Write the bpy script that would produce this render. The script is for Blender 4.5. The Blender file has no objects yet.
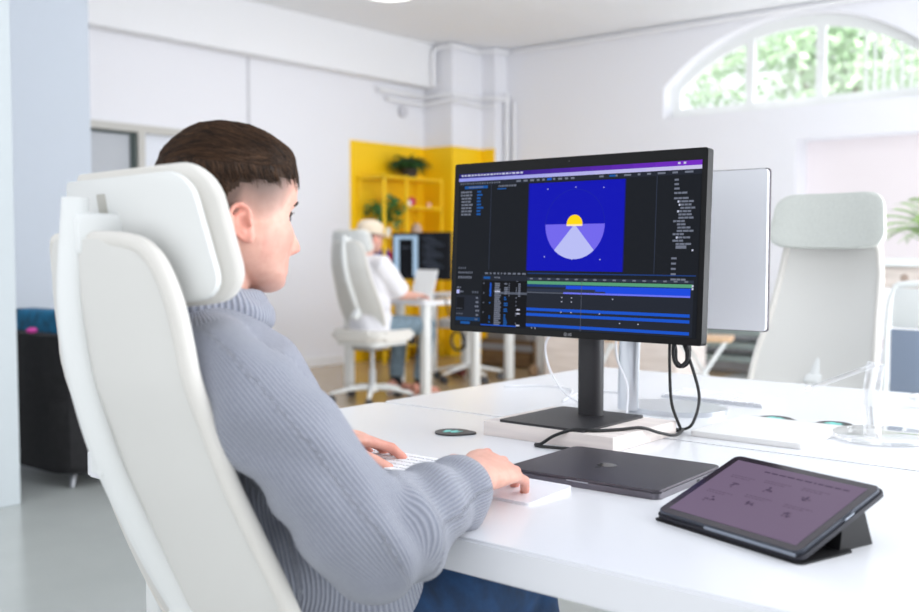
import bpy, bmesh, math, random
import numpy as np
from mathutils import Vector, Matrix, noise
C = bpy.context.scene.collection
SC = bpy.context.scene
R = math.radians
random.seed(7)

# ------------------------------------------------------------------ materials
def lin(c):
    return tuple(((v/255)/12.92 if v/255 <= .04045 else ((v/255+.055)/1.055)**2.4) for v in c)+(1,)
MATS = {}
def mat(name, col, rough=.5, metal=0, emit=0, spec=None, trans=0, sheen=0, ior=None, bump=0, bscale=200, var=0, vscale=30, coat=0):
    if name in MATS: return MATS[name]
    m = bpy.data.materials.new(name); m.use_nodes = True
    nt = m.node_tree; b = nt.nodes['Principled BSDF']
    b.inputs['Base Color'].default_value = lin(col)
    b.inputs['Roughness'].default_value = rough
    b.inputs['Metallic'].default_value = metal
    if spec is not None: b.inputs['Specular IOR Level'].default_value = spec
    if trans: b.inputs['Transmission Weight'].default_value = trans
    if sheen: b.inputs['Sheen Weight'].default_value = sheen
    if coat: b.inputs['Coat Weight'].default_value = coat
    if ior: b.inputs['IOR'].default_value = ior
    if emit:
        b.inputs['Emission Color'].default_value = lin(col); b.inputs['Emission Strength'].default_value = emit
    if bump or var:
        tc = nt.nodes.new('ShaderNodeTexCoord')
    if bump:
        n = nt.nodes.new('ShaderNodeTexNoise'); n.inputs['Scale'].default_value = bscale; n.inputs['Detail'].default_value = 4
        nt.links.new(tc.outputs['Object'], n.inputs['Vector'])
        bp = nt.nodes.new('ShaderNodeBump'); bp.inputs['Strength'].default_value = bump; bp.inputs['Distance'].default_value = .002
        nt.links.new(n.outputs['Fac'], bp.inputs['Height']); nt.links.new(bp.outputs['Normal'], b.inputs['Normal'])
    if var:
        n = nt.nodes.new('ShaderNodeTexNoise'); n.inputs['Scale'].default_value = vscale; n.inputs['Detail'].default_value = 5
        nt.links.new(tc.outputs['Object'], n.inputs['Vector'])
        r = nt.nodes.new('ShaderNodeValToRGB')
        r.color_ramp.elements[0].position = .3; r.color_ramp.elements[1].position = .7
        a = lin([max(0, v*(1-var)) for v in col]); c2 = lin([min(255, v*(1+var)) for v in col])
        r.color_ramp.elements[0].color = a; r.color_ramp.elements[1].color = c2
        nt.links.new(n.outputs['Fac'], r.inputs['Fac']); nt.links.new(r.outputs['Color'], b.inputs['Base Color'])
    MATS[name] = m
    return m

def grain_mat(name, c1, c2, scale=(3, 30, 30), rough=.5):
    if name in MATS: return MATS[name]
    m = bpy.data.materials.new(name); m.use_nodes = True
    nt = m.node_tree; b = nt.nodes['Principled BSDF']; b.inputs['Roughness'].default_value = rough
    tc = nt.nodes.new('ShaderNodeTexCoord'); mp = nt.nodes.new('ShaderNodeMapping'); mp.inputs['Scale'].default_value = scale
    n = nt.nodes.new('ShaderNodeTexNoise'); n.inputs['Scale'].default_value = 1; n.inputs['Detail'].default_value = 6
    r = nt.nodes.new('ShaderNodeValToRGB'); r.color_ramp.elements[0].color = lin(c1); r.color_ramp.elements[1].color = lin(c2)
    r.color_ramp.elements[0].position = .35; r.color_ramp.elements[1].position = .65
    nt.links.new(tc.outputs['Object'], mp.inputs['Vector']); nt.links.new(mp.outputs['Vector'], n.inputs['Vector'])
    nt.links.new(n.outputs['Fac'], r.inputs['Fac']); nt.links.new(r.outputs['Color'], b.inputs['Base Color'])
    MATS[name] = m
    return m

WHITE = mat('white paint', (238, 238, 240), .7, bump=.05, bscale=60)
WALL = mat('wall paint', (236, 236, 241), .8, bump=.06, bscale=40)
PINKW = mat('warm recess paint', (236, 228, 230), .8)
CEIL = mat('ceiling paint', (244, 245, 248), .85)

PILLAR = mat('cool white gloss paint', (192, 199, 202), .5)
BLUEG = mat('pale blue grey paint', (192, 199, 209), .6)
YEL = mat('yellow wall paint', (250, 203, 0), .55)
YELM = mat('yellow metal', (252, 205, 8), .4)
DESKM = mat('white laminate', (233, 234, 238), .22, spec=.5)
FRAMEW = mat('white plastic', (232, 234, 233), .38)
CREAM = mat('cream fabric', (226, 223, 217), .95, bump=.5, bscale=900)
MESHF = mat('cream mesh weave', (219, 218, 214), .9, bump=.3, bscale=900)
SHELL = mat('headrest shell plastic', (228, 229, 227), .4)
GREYF = mat('pale grey wool fabric', (203, 206, 200), .95, bump=.5, bscale=700, var=.04, vscale=300)
BLACKP = mat('black plastic', (11, 12, 14), .4, spec=.2)
BLACKM = mat('black powder coat', (34, 33, 37), .5, bump=.15, bscale=1500)
CABLE = mat('black cable rubber', (16, 16, 18), .45)
WCABLE = mat('white cable rubber', (232, 233, 238), .4)
ALU = mat('silver aluminium', (206, 210, 216), .3, metal=.9)
SPACE = mat('space grey aluminium', (108, 105, 112), .38, metal=.85)
SPACED = mat('space grey lid', (92, 88, 94), .42, metal=.8)
GLASSY = mat('dark glossy inlay', (18, 18, 20), .12)
SKIN = None
SOLE = mat('white rubber', (225, 222, 220), .6)
DARKF = mat('black upholstery', (27, 26, 28), .9, bump=.3, bscale=300, var=.15)
TEAL = mat('teal cushion cloth', (0, 92, 128), .8, var=.25, vscale=14)
WOOD = grain_mat('pale whitewashed wood', (222, 212, 208), (238, 228, 222), (4, 60, 60), .6)
PINE = grain_mat('pale pine', (224, 212, 204), (242, 232, 226), (3, 30, 30), .6)
OAK = grain_mat('oak ply', (196, 158, 120), (216, 180, 142), (4, 40, 40), .5)
def clear_mat(name, refl=.06, edge=.5, tint=(1, 1, 1, 1)):
    m = bpy.data.materials.new(name); m.use_nodes = True; nt = m.node_tree
    for n in list(nt.nodes): nt.nodes.remove(n)
    o = nt.nodes.new('ShaderNodeOutputMaterial'); t = nt.nodes.new('ShaderNodeBsdfTransparent'); t.inputs[0].default_value = tint
    g = nt.nodes.new('ShaderNodeBsdfGlossy'); g.inputs['Roughness'].default_value = .06; g.inputs[0].default_value = (1, 1, 1, 1)
    lw = nt.nodes.new('ShaderNodeLayerWeight'); lw.inputs[0].default_value = edge
    mr = nt.nodes.new('ShaderNodeMapRange'); mr.inputs[3].default_value = refl; mr.inputs[4].default_value = .75
    mx = nt.nodes.new('ShaderNodeMixShader'); nt.links.new(lw.outputs['Facing'], mr.inputs[0]); nt.links.new(mr.outputs[0], mx.inputs[0])
    nt.links.new(t.outputs[0], mx.inputs[1]); nt.links.new(g.outputs[0], mx.inputs[2]); nt.links.new(mx.outputs[0], o.inputs[0])
    MATS[name] = m; return m
CLEAR = clear_mat('clear acrylic', .2, .5, (.97, .975, .98, 1))
WGLASS = clear_mat('window glass', .03, .2)

# ------------------------------------------------------------------ mesh helpers
def BM(): return bmesh.new()
def box(bm, x0, x1, y0, y1, z0, z1, bev=0, seg=2, M=None):
    r = bmesh.ops.create_cube(bm, size=1)
    vs = r['verts']
    for v in vs:
        v.co = Vector(((x0+x1)/2+v.co.x*(x1-x0), (y0+y1)/2+v.co.y*(y1-y0), (z0+z1)/2+v.co.z*(z1-z0)))
    if M is not None:
        for v in vs: v.co = M @ v.co
    if bev:
        es = set(e for v in vs for e in v.link_edges)
        bmesh.ops.bevel(bm, geom=list(es), offset=bev, segments=seg, affect='EDGES', profile=.5)
    return bm
def tube(bm, pts, rad, n=12, up=None, caps=True, M=None):
    """elliptical sweep; rad: list of float or (ra, rb); ra along the 'up' cross axis"""
    pts = [Vector(p) for p in pts]
    if not isinstance(rad, (list, tuple)): rad = [rad]*len(pts)
    rings = []
    prevn = None
    for i, p in enumerate(pts):
        if i == 0: t = pts[1]-pts[0]
        elif i == len(pts)-1: t = pts[-1]-pts[-2]
        else: t = (pts[i+1]-p).normalized()+(p-pts[i-1]).normalized()
        if t.length < 1e-9: t = Vector((0, 0, 1))
        t.normalize()
        if prevn is None:
            u = Vector(up) if up is not None else (Vector((0, 0, 1)) if abs(t.z) < .9 else Vector((1, 0, 0)))
        else:
            u = Vector(up) if up is not None else prevn
        a = (u - t*u.dot(t))
        if a.length < 1e-6: a = Vector((1, 0, 0))-t*t.x
        a.normalize(); b = t.cross(a); prevn = a
        r = rad[i]; ra, rb = (r if isinstance(r, (list, tuple)) else (r, r))
        ring = []
        for k in range(n):
            an = 2*math.pi*k/n
            q = p+a*math.cos(an)*ra+b*math.sin(an)*rb
            if M is not None: q = M @ q
            ring.append(bm.verts.new(q))
        rings.append(ring)
    for i in range(len(rings)-1):
        for k in range(n):
            k2 = (k+1) % n
            bm.faces.new((rings[i][k], rings[i][k2], rings[i+1][k2], rings[i+1][k]))
    if caps:
        bm.faces.new(list(reversed(rings[0]))); bm.faces.new(rings[-1])
    return bm
def smooth_path(ctrl, n=8, closed=False):
    P = [Vector(p) for p in ctrl]; out = []
    m = len(P)
    rng = range(m if closed else m-1)
    for i in rng:
        p0 = P[(i-1) % m] if closed or i > 0 else P[0]*2-P[1]
        p1 = P[i]; p2 = P[(i+1) % m]
        p3 = P[(i+2) % m] if closed or i+2 < m else P[-1]*2-P[-2]
        for k in range(n):
            t = k/n
            out.append(.5*((2*p1)+(p2-p0)*t+(2*p0-5*p1+4*p2-p3)*t*t+(3*p1-p0-3*p2+p3)*t**3))
    out.append(P[0].copy() if closed else P[-1].copy())
    return out
def ball(bm, c, r, seg=16, M=None):
    rr = r if isinstance(r, (list, tuple)) else (r, r, r)
    res = bmesh.ops.create_uvsphere(bm, u_segments=seg, v_segments=max(6, seg*2//3), radius=1)
    for v in res['verts']:
        v.co = Vector((c[0]+v.co.x*rr[0], c[1]+v.co.y*rr[1], c[2]+v.co.z*rr[2]))
        if M is not None: v.co = M @ v.co
    return bm
def lathe(bm, prof, c=(0, 0, 0), n=24, M=None):
    rings = []
    for r, z in prof:
        ring = []
        for k in range(n):
            a = 2*math.pi*k/n
            q = Vector((c[0]+r*math.cos(a), c[1]+r*math.sin(a), c[2]+z))
            if M is not None: q = M @ q
            ring.append(bm.verts.new(q))
        rings.append(ring)
    for i in range(len(rings)-1):
        for k in range(n):
            k2 = (k+1) % n
            bm.faces.new((rings[i][k], rings[i][k2], rings[i+1][k2], rings[i+1][k]))
    bm.faces.new(list(reversed(rings[0]))); bm.faces.new(rings[-1])
    return bm
def prism(bm, outline, f0, f1):
    """outline: list of 2d; f0/f1 map 2d point -> 3d for both caps"""
    a = [bm.verts.new(f0(p)) for p in outline]; b = [bm.verts.new(f1(p)) for p in outline]
    n = len(outline)
    bm.faces.new(a); bm.faces.new(list(reversed(b)))
    for i in range(n):
        j = (i+1) % n
        bm.faces.new((a[i], b[i], b[j], a[j]))
    return bm
def rrect(x0, x1, y0, y1, r, n=6):
    out = []
    for cx, cy, a0 in ((x1-r, y1-r, 0), (x0+r, y1-r, 90), (x0+r, y0+r, 180), (x1-r, y0+r, 270)):
        for k in range(n+1):
            a = R(a0+90*k/n); out.append((cx+r*math.cos(a), cy+r*math.sin(a)))
    return out
def finish(bm, name):
    bmesh.ops.recalc_face_normals(bm, faces=bm.faces[:])
    me = bpy.data.meshes.new(name); bm.to_mesh(me); bm.free()
    return me
def autosmooth(me, ang=40):
    me.polygons.foreach_set('use_smooth', [True]*len(me.polygons))
    try:
        bm = bmesh.new(); bm.from_mesh(me)
        for e in bm.edges:
            if len(e.link_faces) == 2 and e.calc_face_angle(0) > R(ang): e.smooth = False
        bm.to_mesh(me); bm.free()
    except Exception: pass
def obj(name, bm, m, parent=None, loc=None, smooth=40, rotz=None):
    me = finish(bm, name) if isinstance(bm, bmesh.types.BMesh) else bm
    if smooth: autosmooth(me, smooth)
    for mm in (m if isinstance(m, (list, tuple)) else [m]): me.materials.append(mm)
    o = bpy.data.objects.new(name, me); C.objects.link(o)
    if parent is not None: o.parent = parent
    if loc: o.location = loc
    if rotz: o.rotation_euler[2] = rotz
    return o
def tag(o, label, cat, group=None, kind=None):
    o['label'] = label; o['category'] = cat
    if group: o['group'] = group
    if kind: o['kind'] = kind
    return o
def thing(name, label, cat, loc=(0, 0, 0), rotz=0, group=None):
    o = bpy.data.objects.new(name, None); C.objects.link(o); o.empty_display_size = .1
    o.location = loc; o.rotation_euler = (0, 0, rotz)
    return tag(o, label, cat, group)
def struct(name, bm, m, parent=None, smooth=0):
    o = obj(name, bm, m, parent, smooth=smooth)
    if parent is None: o['kind'] = 'structure'
    return o
def dup(root, loc, rotz, label):
    r = root.copy(); C.objects.link(r); r.location = loc; r.rotation_euler = (0, 0, rotz); r['label'] = label
    for ch in list(root.children):
        c = ch.copy(); C.objects.link(c); c.parent = r
        for g in ch.children:
            d = g.copy(); C.objects.link(d); d.parent = c
    return r
def remesh(bm, voxel, smooth=3, fac=.5):
    me = finish(bm, 'tmp')
    o = bpy.data.objects.new('tmp', me); C.objects.link(o)
    m = o.modifiers.new('r', 'REMESH'); m.mode = 'VOXEL'; m.voxel_size = voxel; m.use_smooth_shade = True
    if smooth:
        s = o.modifiers.new('s', 'SMOOTH'); s.iterations = smooth; s.factor = fac
    dg = bpy.context.evaluated_depsgraph_get(); dg.update()
    out = bpy.data.meshes.new_from_object(o.evaluated_get(dg))
    bpy.data.objects.remove(o); bpy.data.meshes.remove(me)
    out.materials.clear()
    return out
def getco(me):
    a = np.empty(len(me.vertices)*3); me.vertices.foreach_get('co', a); return a.reshape(-1, 3)
def getno(me):
    a = np.empty(len(me.vertices)*3); me.vertices.foreach_get('normal', a); return a.reshape(-1, 3)
def setco(me, a): me.vertices.foreach_set('co', a.ravel()); me.update()
def attr(me, name, vals):
    at = me.attributes.new(name, 'FLOAT', 'POINT'); at.data.foreach_set('value', np.asarray(vals, dtype=np.float32))
def curve_mesh(splines, depth, name='c'):
    """filled planar outline(s) with holes, extruded; returns mesh in XY plane, z in [-depth, depth]"""
    cu = bpy.data.curves.new(name, 'CURVE'); cu.dimensions = '2D'; cu.fill_mode = 'BOTH'; cu.extrude = depth
    for pts in splines:
        s = cu.splines.new('POLY'); s.points.add(len(pts)-1); s.use_cyclic_u = True
        for i, p in enumerate(pts): s.points[i].co = (p[0], p[1], 0, 1)
    o = bpy.data.objects.new(name, cu); C.objects.link(o)
    dg = bpy.context.evaluated_depsgraph_get(); dg.update()
    me = bpy.data.meshes.new_from_object(o.evaluated_get(dg))
    bpy.data.objects.remove(o); bpy.data.curves.remove(cu)
    return me
def text_mesh(s, size):
    cu = bpy.data.curves.new('t', 'FONT'); cu.body = s; cu.size = size; cu.extrude = .0001; cu.offset = size*.01
    cu.align_x = 'CENTER'; cu.align_y = 'CENTER'
    o = bpy.data.objects.new('t', cu); C.objects.link(o)
    dg = bpy.context.evaluated_depsgraph_get(); dg.update()
    me = bpy.data.meshes.new_from_object(o.evaluated_get(dg))
    bpy.data.objects.remove(o)
    return me

# ------------------------------------------------------------------ camera
cam = bpy.data.cameras.new('camera'); co = bpy.data.objects.new('camera', cam); C.objects.link(co)
cam.sensor_width = 36; cam.lens = 1020/919*36
co.location = (0, 0, 1.11)
co.rotation_euler = (R(90)-math.atan(55/1020), 0, R(39.5))
cam.dof.use_dof = True; cam.dof.focus_distance = 1.78; cam.dof.aperture_fstop = 3.4
cam.clip_start = .05
SC.camera = co
SC.view_settings.view_transform = 'Standard'; SC.view_settings.look = 'None'
SC.view_settings.exposure = -0.04; SC.view_settings.gamma = 1

# ------------------------------------------------------------------ light
w = bpy.data.worlds.new('world'); SC.world = w; w.use_nodes = True
bg = w.node_tree.nodes['Background']; bg.inputs['Color'].default_value = (.93, .96, 1, 1); bg.inputs['Strength'].default_value = 1.42
def area(name, loc, size, power, rot, col=(1, 1, 1), sy=None):
    l = bpy.data.lights.new(name, 'AREA'); l.shape = 'RECTANGLE'; l.size = size; l.size_y = sy or size; l.energy = power; l.color = col
    o = bpy.data.objects.new(name, l); C.objects.link(o); o.location = loc; o.rotation_euler = rot
    return o
# daylight entering through the tall windows on the right-hand side of the room
area('window_daylight', (1.5, 4.6, 1.7), 5.0, 150, (R(97), 0, R(90)), (.97, .98, 1), 2.6)
area('back_room_fill_light', (-4.6, 5.6, 3.2), 2.2, 25, (0, 0, 0), (1, .98, .96))  # added ceiling panel that brightens the back of the room, apart from the round lamp
area('tree_fill_light', (-4.2, 11.2, 6.5), 4.0, 1500, (R(-25), 0, 0), (1, 1, .96))  # added area light outside that brightens the tree leaves

area('ceiling_fill_light', (1.7, 4.6, .5), 5.0, 125, (R(135), 0, R(90)), (.88, .94, 1), 1.2)  # added low light aimed upwards to brighten the ceiling
# ------------------------------------------------------------------ the room
CZ = 3.28; WX = -7.3; FY = 8.95
def floor_mat():
    m = bpy.data.materials.new('grey epoxy and tan floor'); m.use_nodes = True  # grey floor with a tan zone at the far left
    nt = m.node_tree; b = nt.nodes['Principled BSDF']; b.inputs['Roughness'].default_value = .22
    tc = nt.nodes.new('ShaderNodeTexCoord')
    n = nt.nodes.new('ShaderNodeTexNoise'); n.inputs['Scale'].default_value = 3; n.inputs['Detail'].default_value = 6
    nt.links.new(tc.outputs['Object'], n.inputs['Vector'])
    r1 = nt.nodes.new('ShaderNodeValToRGB'); r1.color_ramp.elements[0].color = lin((176, 180, 177)); r1.color_ramp.elements[1].color = lin((192, 195, 192))
    r2 = nt.nodes.new('ShaderNodeValToRGB'); r2.color_ramp.elements[0].color = lin((164, 140, 104)); r2.color_ramp.elements[1].color = lin((186, 164, 130))
    nt.links.new(n.outputs['Fac'], r1.inputs['Fac']); nt.links.new(n.outputs['Fac'], r2.inputs['Fac'])
    sx = nt.nodes.new('ShaderNodeSeparateXYZ'); nt.links.new(tc.outputs['Object'], sx.inputs[0])
    gt = nt.nodes.new('ShaderNodeMath'); gt.operation = 'GREATER_THAN'; gt.inputs[1].default_value = 4.2
    nt.links.new(sx.outputs['Y'], gt.inputs[0])
    lt = nt.nodes.new('ShaderNodeMath'); lt.operation = 'LESS_THAN'; lt.inputs[1].default_value = -3.9; nt.links.new(sx.outputs['X'], lt.inputs[0])
    ml = nt.nodes.new('ShaderNodeMath'); ml.operation = 'MULTIPLY'; nt.links.new(gt.outputs[0], ml.inputs[0]); nt.links.new(lt.outputs[0], ml.inputs[1]); gt = ml
    mx = nt.nodes.new('ShaderNodeMix'); mx.data_type = 'RGBA'
    nt.links.new(gt.outputs[0], mx.inputs[0]); nt.links.new(r1.outputs[0], mx.inputs[6]); nt.links.new(r2.outputs[0], mx.inputs[7])
    nt.links.new(mx.outputs[2], b.inputs['Base Color'])
    return m
b = BM(); box(b, WX-.4, 1.6, -1.5, FY+.4, -.1, 0); struct('floor', b, floor_mat())
b = BM(); box(b, WX-.4, 1.6, -1.5, FY+.4, CZ, CZ+.1); struct('ceiling', b, CEIL)
# left wall with an internal glazed window in it (y 3.2..6.1, z 1.0..2.14)
b = BM()
IW = (3.6, 5.5, .9, 2.13)
box(b, WX-.15, WX, -1.5, IW[0], 0, CZ); box(b, WX-.15, WX, IW[1], FY+.4, 0, CZ)
box(b, WX-.15, WX, IW[0], IW[1], 0, IW[2]); box(b, WX-.15, WX, IW[0], IW[1], IW[3], CZ)
struct('wall_left', b, WALL)
win = thing('window_1', 'internal glazed window in the left wall with a grey frame', 'window', (WX, 4.7, .9)); win['kind'] = 'structure'
FRG = mat('beige grey window frame', (196, 194, 188), .5); DKS = mat('dark green grey seal', (70, 82, 80), .6)
b = BM()
def lbox(bm, x0, x1, y0, y1, z0, z1, **k): box(bm, x0-WX, x1-WX, y0-4.7, y1-4.7, z0-.9, z1-.9, **k)
lbox(b, WX-.1, WX+.015, IW[0], IW[1], 2.07, 2.13); lbox(b, WX-.1, WX+.015, IW[0], IW[1], .9, .96)
for yy in (IW[0], 4.76, IW[1]-.06): lbox(b, WX-.1, WX+.015, yy, yy+.06, .96, 2.07)
obj('window_frame', b, FRG, win, smooth=0)
b = BM(); lbox(b, WX-.08, WX-.02, 4.72, 4.76, .96, 2.07); lbox(b, WX-.08, WX-.02, 3.66, 4.72, 2.05, 2.07); obj('seal', b, DKS, win, smooth=0)
b = BM(); lbox(b, WX-.06, WX-.05, 3.66, 4.72, .96, 2.05); obj('pane', b, mat('frosted grey glass', (186, 190, 196), .25), win, smooth=0)
b = BM(); lbox(b, WX-.06, WX-.05, 4.82, 5.44, .96, 2.07); obj('pane', b, mat('frosted white glass', (228, 232, 240), .25), win, smooth=0)
# deep lintel beam along the left wall, plus panel seam strip
b = BM(); box(b, WX, -7.13, -1.5, 8.25, 2.83, CZ); struct('trim_1', b, WHITE)
b = BM(); box(b, WX, WX+.012, 5.88, 5.90, 0, 2.83); struct('trim_2', b, mat('seam grey', (205, 205, 210), .7))
# column and pipe chase in the far left corner
b = BM(); box(b, WX, -6.9, 8.25, 8.75, 0, CZ); box(b, WX, -6.72, 8.75, FY+.02, 0, CZ); struct('wall_corner', b, WALL)
# yellow painted zone: thin paint coat on wall and column
b = BM(); box(b, WX, WX+.004, 7.15, 8.25, 0, 2.21); box(b, WX+.004, -6.9, 8.246, 8.25, 0, 2.21)
box(b, -6.9, -6.896, 8.246, 8.75, 0, 2.21); box(b, -6.896, -6.72, 8.746, 8.75, 0, 2.21)
struct('wall_yellow', b, YEL)
# blue-grey pillar behind the near pillar, and the near white pillar
b = BM(); box(b, -6.3, -5.62, 2.0, 3.345, 0, CZ); struct('wall_blue_grey', b, BLUEG)
b = BM(); box(b, -4.7, -4.3, 1.2, 2.19, 0, CZ, bev=.004); struct('wall_near_pillar', b, PILLAR)
# far wall with arched window opening and a recess
AX, AZ0, AZS, AH, AW = -3.56, 2.39, 2.68, .54, 1.26
def arch(cx, hw, z0, zs, h, n=40):
    Rr = (hw*hw+h*h)/(2*h); cz = zs+h-Rr; a0 = math.asin(hw/Rr)
    pts = [(cx-hw, z0), (cx+hw, z0)]
    for k in range(n+1):
        a = a0-2*a0*k/n; pts.append((cx+Rr*math.sin(a), cz+Rr*math.cos(a)))
    return pts
hole = arch(AX, AW, AZ0, AZS, AH)
rec = [(-3.5, .25), (1.2, .25), (1.2, 2.1), (-3.5, 2.1)]
me = curve_mesh([[(WX-.2, 0), (1.6, 0), (1.6, CZ), (WX-.2, CZ)], hole, rec], .17)
me.transform(Matrix.Translation((0, FY+.17, 0)) @ Matrix.Rotation(R(90), 4, 'X'))
struct('wall_far', me, WALL)
LW = [(-2.9, .35), (-1.6, .35), (-1.6, .98), (-2.9, .98)]
me = curve_mesh([[(-3.5, .25), (1.2, .25), (1.2, 2.1), (-3.5, 2.1)], LW], .04)
me.transform(Matrix.Translation((0, FY+.30, 0)) @ Matrix.Rotation(R(90), 4, 'X'))
struct('wall_recess', me, PINKW)
b = BM(); box(b, -2.9, -1.6, FY+.3, FY+.306, .35, .98); w3 = struct('window_3', b, WGLASS)
b = BM()
for x in (-2.9, -2.27, -1.64): box(b, x, x+.04, FY+.28, FY+.32, .35, .98)
obj('window_frame', b, WHITE, w3, smooth=0)
# arched window: frame ring, mullions, glass
wn = thing('window_2', 'arched fanlight window high in the far white wall', 'window', (AX, FY+.2, AZ0)); wn['kind'] = 'structure'
def off(pts): return [(x-AX, z-AZ0) for x, z in pts]
o1 = arch(AX, AW, AZ0, AZS, AH); i1 = arch(AX, AW-.1, AZ0+.10, AZS-.01, AH-.09)
me = curve_mesh([off(o1), off(i1)], .03)
me.transform(Matrix.Translation((0, 0, 0)) @ Matrix.Rotation(R(90), 4, 'X')); obj('window_frame', me, FRAMEW, wn, smooth=0)
b = BM()
box(b, -.50, -.42, -.028, .028, .08, .69); box(b, .16, .24, -.028, .028, .08, .74)
obj('mullion', b, FRAMEW, wn, smooth=0)
b = BM()
for k in range(7): box(b, .58+.075*k, .60+.075*k, -.01, .01, .08, .66-.055*k)
obj('grille', b, FRAMEW, wn, smooth=0)
me = curve_mesh([off(i1)], .003); me.transform(Matrix.Rotation(R(90), 4, 'X')); obj('pane', me, MATS['window glass'], wn, smooth=0)
# baseboards
b = BM(); box(b, WX, WX+.02, 4.0, 7.15, 0, .09); struct('baseboard_left', b, WHITE)
b = BM(); box(b, -6.7, -5.42, FY-.02, FY, 0, .09); struct('baseboard_far', b, WHITE)

# pipes in the corner (surface mounted)
PIPE = mat('painted pipe', (240, 240, 243), .5)
def pipe(ctrl, r, label, grp='painted pipes in the far corner'):
    b = BM(); tube(b, ctrl, r, 10); return tag(obj('pipe', b, PIPE), label, 'pipe', grp)
pipe([(-7.10, 8.18, 2.84), (-7.10, 8.18, 3.2), (-7.06, 8.2, 3.24), (-6.86, 8.2, 3.24)], .025, 'short vertical pipe rising beside the lintel beam to the ceiling')
pipe([(-6.86, 8.2, 3.235), (-6.86, 8.66, 3.235), (-6.68, 8.7, 3.235), (-6.66, 8.9, 3.235)], .025, 'pipe running along the ceiling over the corner column')
pipe([(-6.6, 8.91, 3.235), (-3.0, 8.91, 3.24), (1.2, 8.91, 3.24)], .022, 'long pipe under the ceiling along the far wall above the arched window')
pipe([(-7.24, 7.5, 2.74), (-7.24, 8.2, 2.74), (-6.87, 8.22, 2.74), (-6.87, 8.7, 2.74), (-6.69, 8.72, 2.74), (-6.68, 8.88, 2.74)], .024, 'upper horizontal pipe bending round the corner column')
pipe([(-7.24, 7.62, 2.66), (-7.24, 8.19, 2.66), (-6.86, 8.21, 2.68), (-6.86, 8.7, 2.66), (-6.68, 8.72, 2.66)], .02, 'lower horizontal pipe bending round the corner column')
pipe([(-6.67, 8.90, 2.8), (-6.67, 8.90, 0)], .03, 'thicker vertical pipe down the corner beside the yellow column')
pipe([(-6.58, 8.91, 2.7), (-6.58, 8.91, 0)], .02, 'thinner vertical pipe down the corner, right of the thicker one')
b = BM(); lathe(b, [(.05, 0), (.06, .02), (.055, .04), (.02, .05)], n=16, M=Matrix.Translation((WX+.005, 7.9, 2.56)) @ Matrix.Rotation(R(90), 4, 'Y'))
tag(obj('alarm_sounder', b, mat('grey plastic', (205, 205, 212), .5)), 'small round grey sounder on the wall under the corner pipes', 'alarm')
# ceiling lamp
cl = thing('ceiling_lamp', 'round white flush ceiling lamp at the top edge of the photo', 'lamp', (-5.97, 6.32, CZ))
b = BM(); lathe(b, [(.22, -.03), (.235, -.02), (.235, 0)], n=40); obj('lamp_housing', b, FRAMEW, cl)
b = BM(); lathe(b, [(.05, -.052), (.15, -.045), (.20, -.032), (.205, -.028)], n=40); obj('diffuser', b, mat('lit diffuser', (255, 255, 252), .4, emit=2.5), cl)

# tree outside the arched window
tr = thing('tree', 'leafy green tree outside the arched window', 'tree', (-4.7, 13.2, 0))
b = BM(); tube(b, [(0, 0, 0), (.1, 0, .8), (0, .1, 1.6), (.1, 0, 2.3)], [.16, .13, .1, .05], 10)
for k in range(7):
    a = k*1.3; tube(b, [(0, .05, 1.6+.1*k), (math.cos(a)*.4, math.sin(a)*.4+.5, 2.4+.15*k), (math.cos(a)*.8, math.sin(a)*.5+.7, 3.0+.2*k)], [.05, .03, .012], 6)
obj('trunk', b, mat('bark', (120, 105, 88), .9), tr)
b = BM()
rnd = random.Random(3)
for k in range(9000):
    a = rnd.uniform(0, 6.283); q = rnd.gauss(0, .5); rr = 1.9*rnd.random()**.45
    ph = math.acos(rnd.uniform(-1, 1))
    p = Vector((rr*math.sin(ph)*math.cos(a)*1.15, rr*math.sin(ph)*math.sin(a)*.8, 3.9+rr*math.cos(ph)*1.0))
    if noise.noise(p*1.4) < -.2: continue
    M = Matrix.Translation(p) @ Matrix.Rotation(rnd.uniform(0, 6.28), 4, Vector((rnd.gauss(0, 1), rnd.gauss(0, 1), rnd.gauss(0, 1))).normalized())
    s = rnd.uniform(.05, .1)
    vs = [b.verts.new(M @ Vector(v)) for v in ((-s, 0, 0), (0, -s*.5, .01), (s, 0, 0), (0, s*.5, .01))]
    b.faces.new(vs)
obj('foliage', b, mat('leaf green light', (176, 200, 168), .6, var=.12, vscale=3), tr, smooth=0)

# ------------------------------------------------------------------ office chair
def panel(bm, zs, hwf, yf, thick, nx=20, pow_=2.0, M=None):
    """curved back panel: zs levels, hwf(z) half width, yf(x,z) rear surface y; closed solid with rounded rim"""
    front, back = [], []
    for z in zs:
        hw = hwf(z); fr, bk = [], []
        for i in range(nx+1):
            u = -1+2*i/nx; u = math.sin(u*math.pi/2)
            x = u*hw; e = max(0, 1-abs(u)**8); t = thick*(.35+.65*e)
            y = yf(x, z)
            yc = y+thick/2
            bk.append(bm.verts.new((x, yc-t/2, z))); fr.append(bm.verts.new((x, yc+t/2, z)))
        front.append(fr); back.append(bk)
    n = len(zs)
    for j in range(n-1):
        for i in range(nx):
            bm.faces.new((back[j][i], back[j][i+1], back[j+1][i+1], back[j+1][i]))
            bm.faces.new((front[j][i+1], front[j][i], front[j+1][i], front[j+1][i+1]))
        bm.faces.new((back[j][0], back[j+1][0], front[j+1][0], front[j][0]))
        bm.faces.new((back[j][-1], front[j][-1], front[j+1][-1], back[j+1][-1]))
    for i in range(nx):
        bm.faces.new((back[0][i+1], back[0][i], front[0][i], front[0][i+1]))
        bm.faces.new((back[-1][i], back[-1][i+1], front[-1][i+1], front[-1][i]))
def interp(tab):
    xs = [t[0] for t in tab]; ys = [t[1] for t in tab]
    return lambda v: float(np.interp(v, xs, ys))
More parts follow.
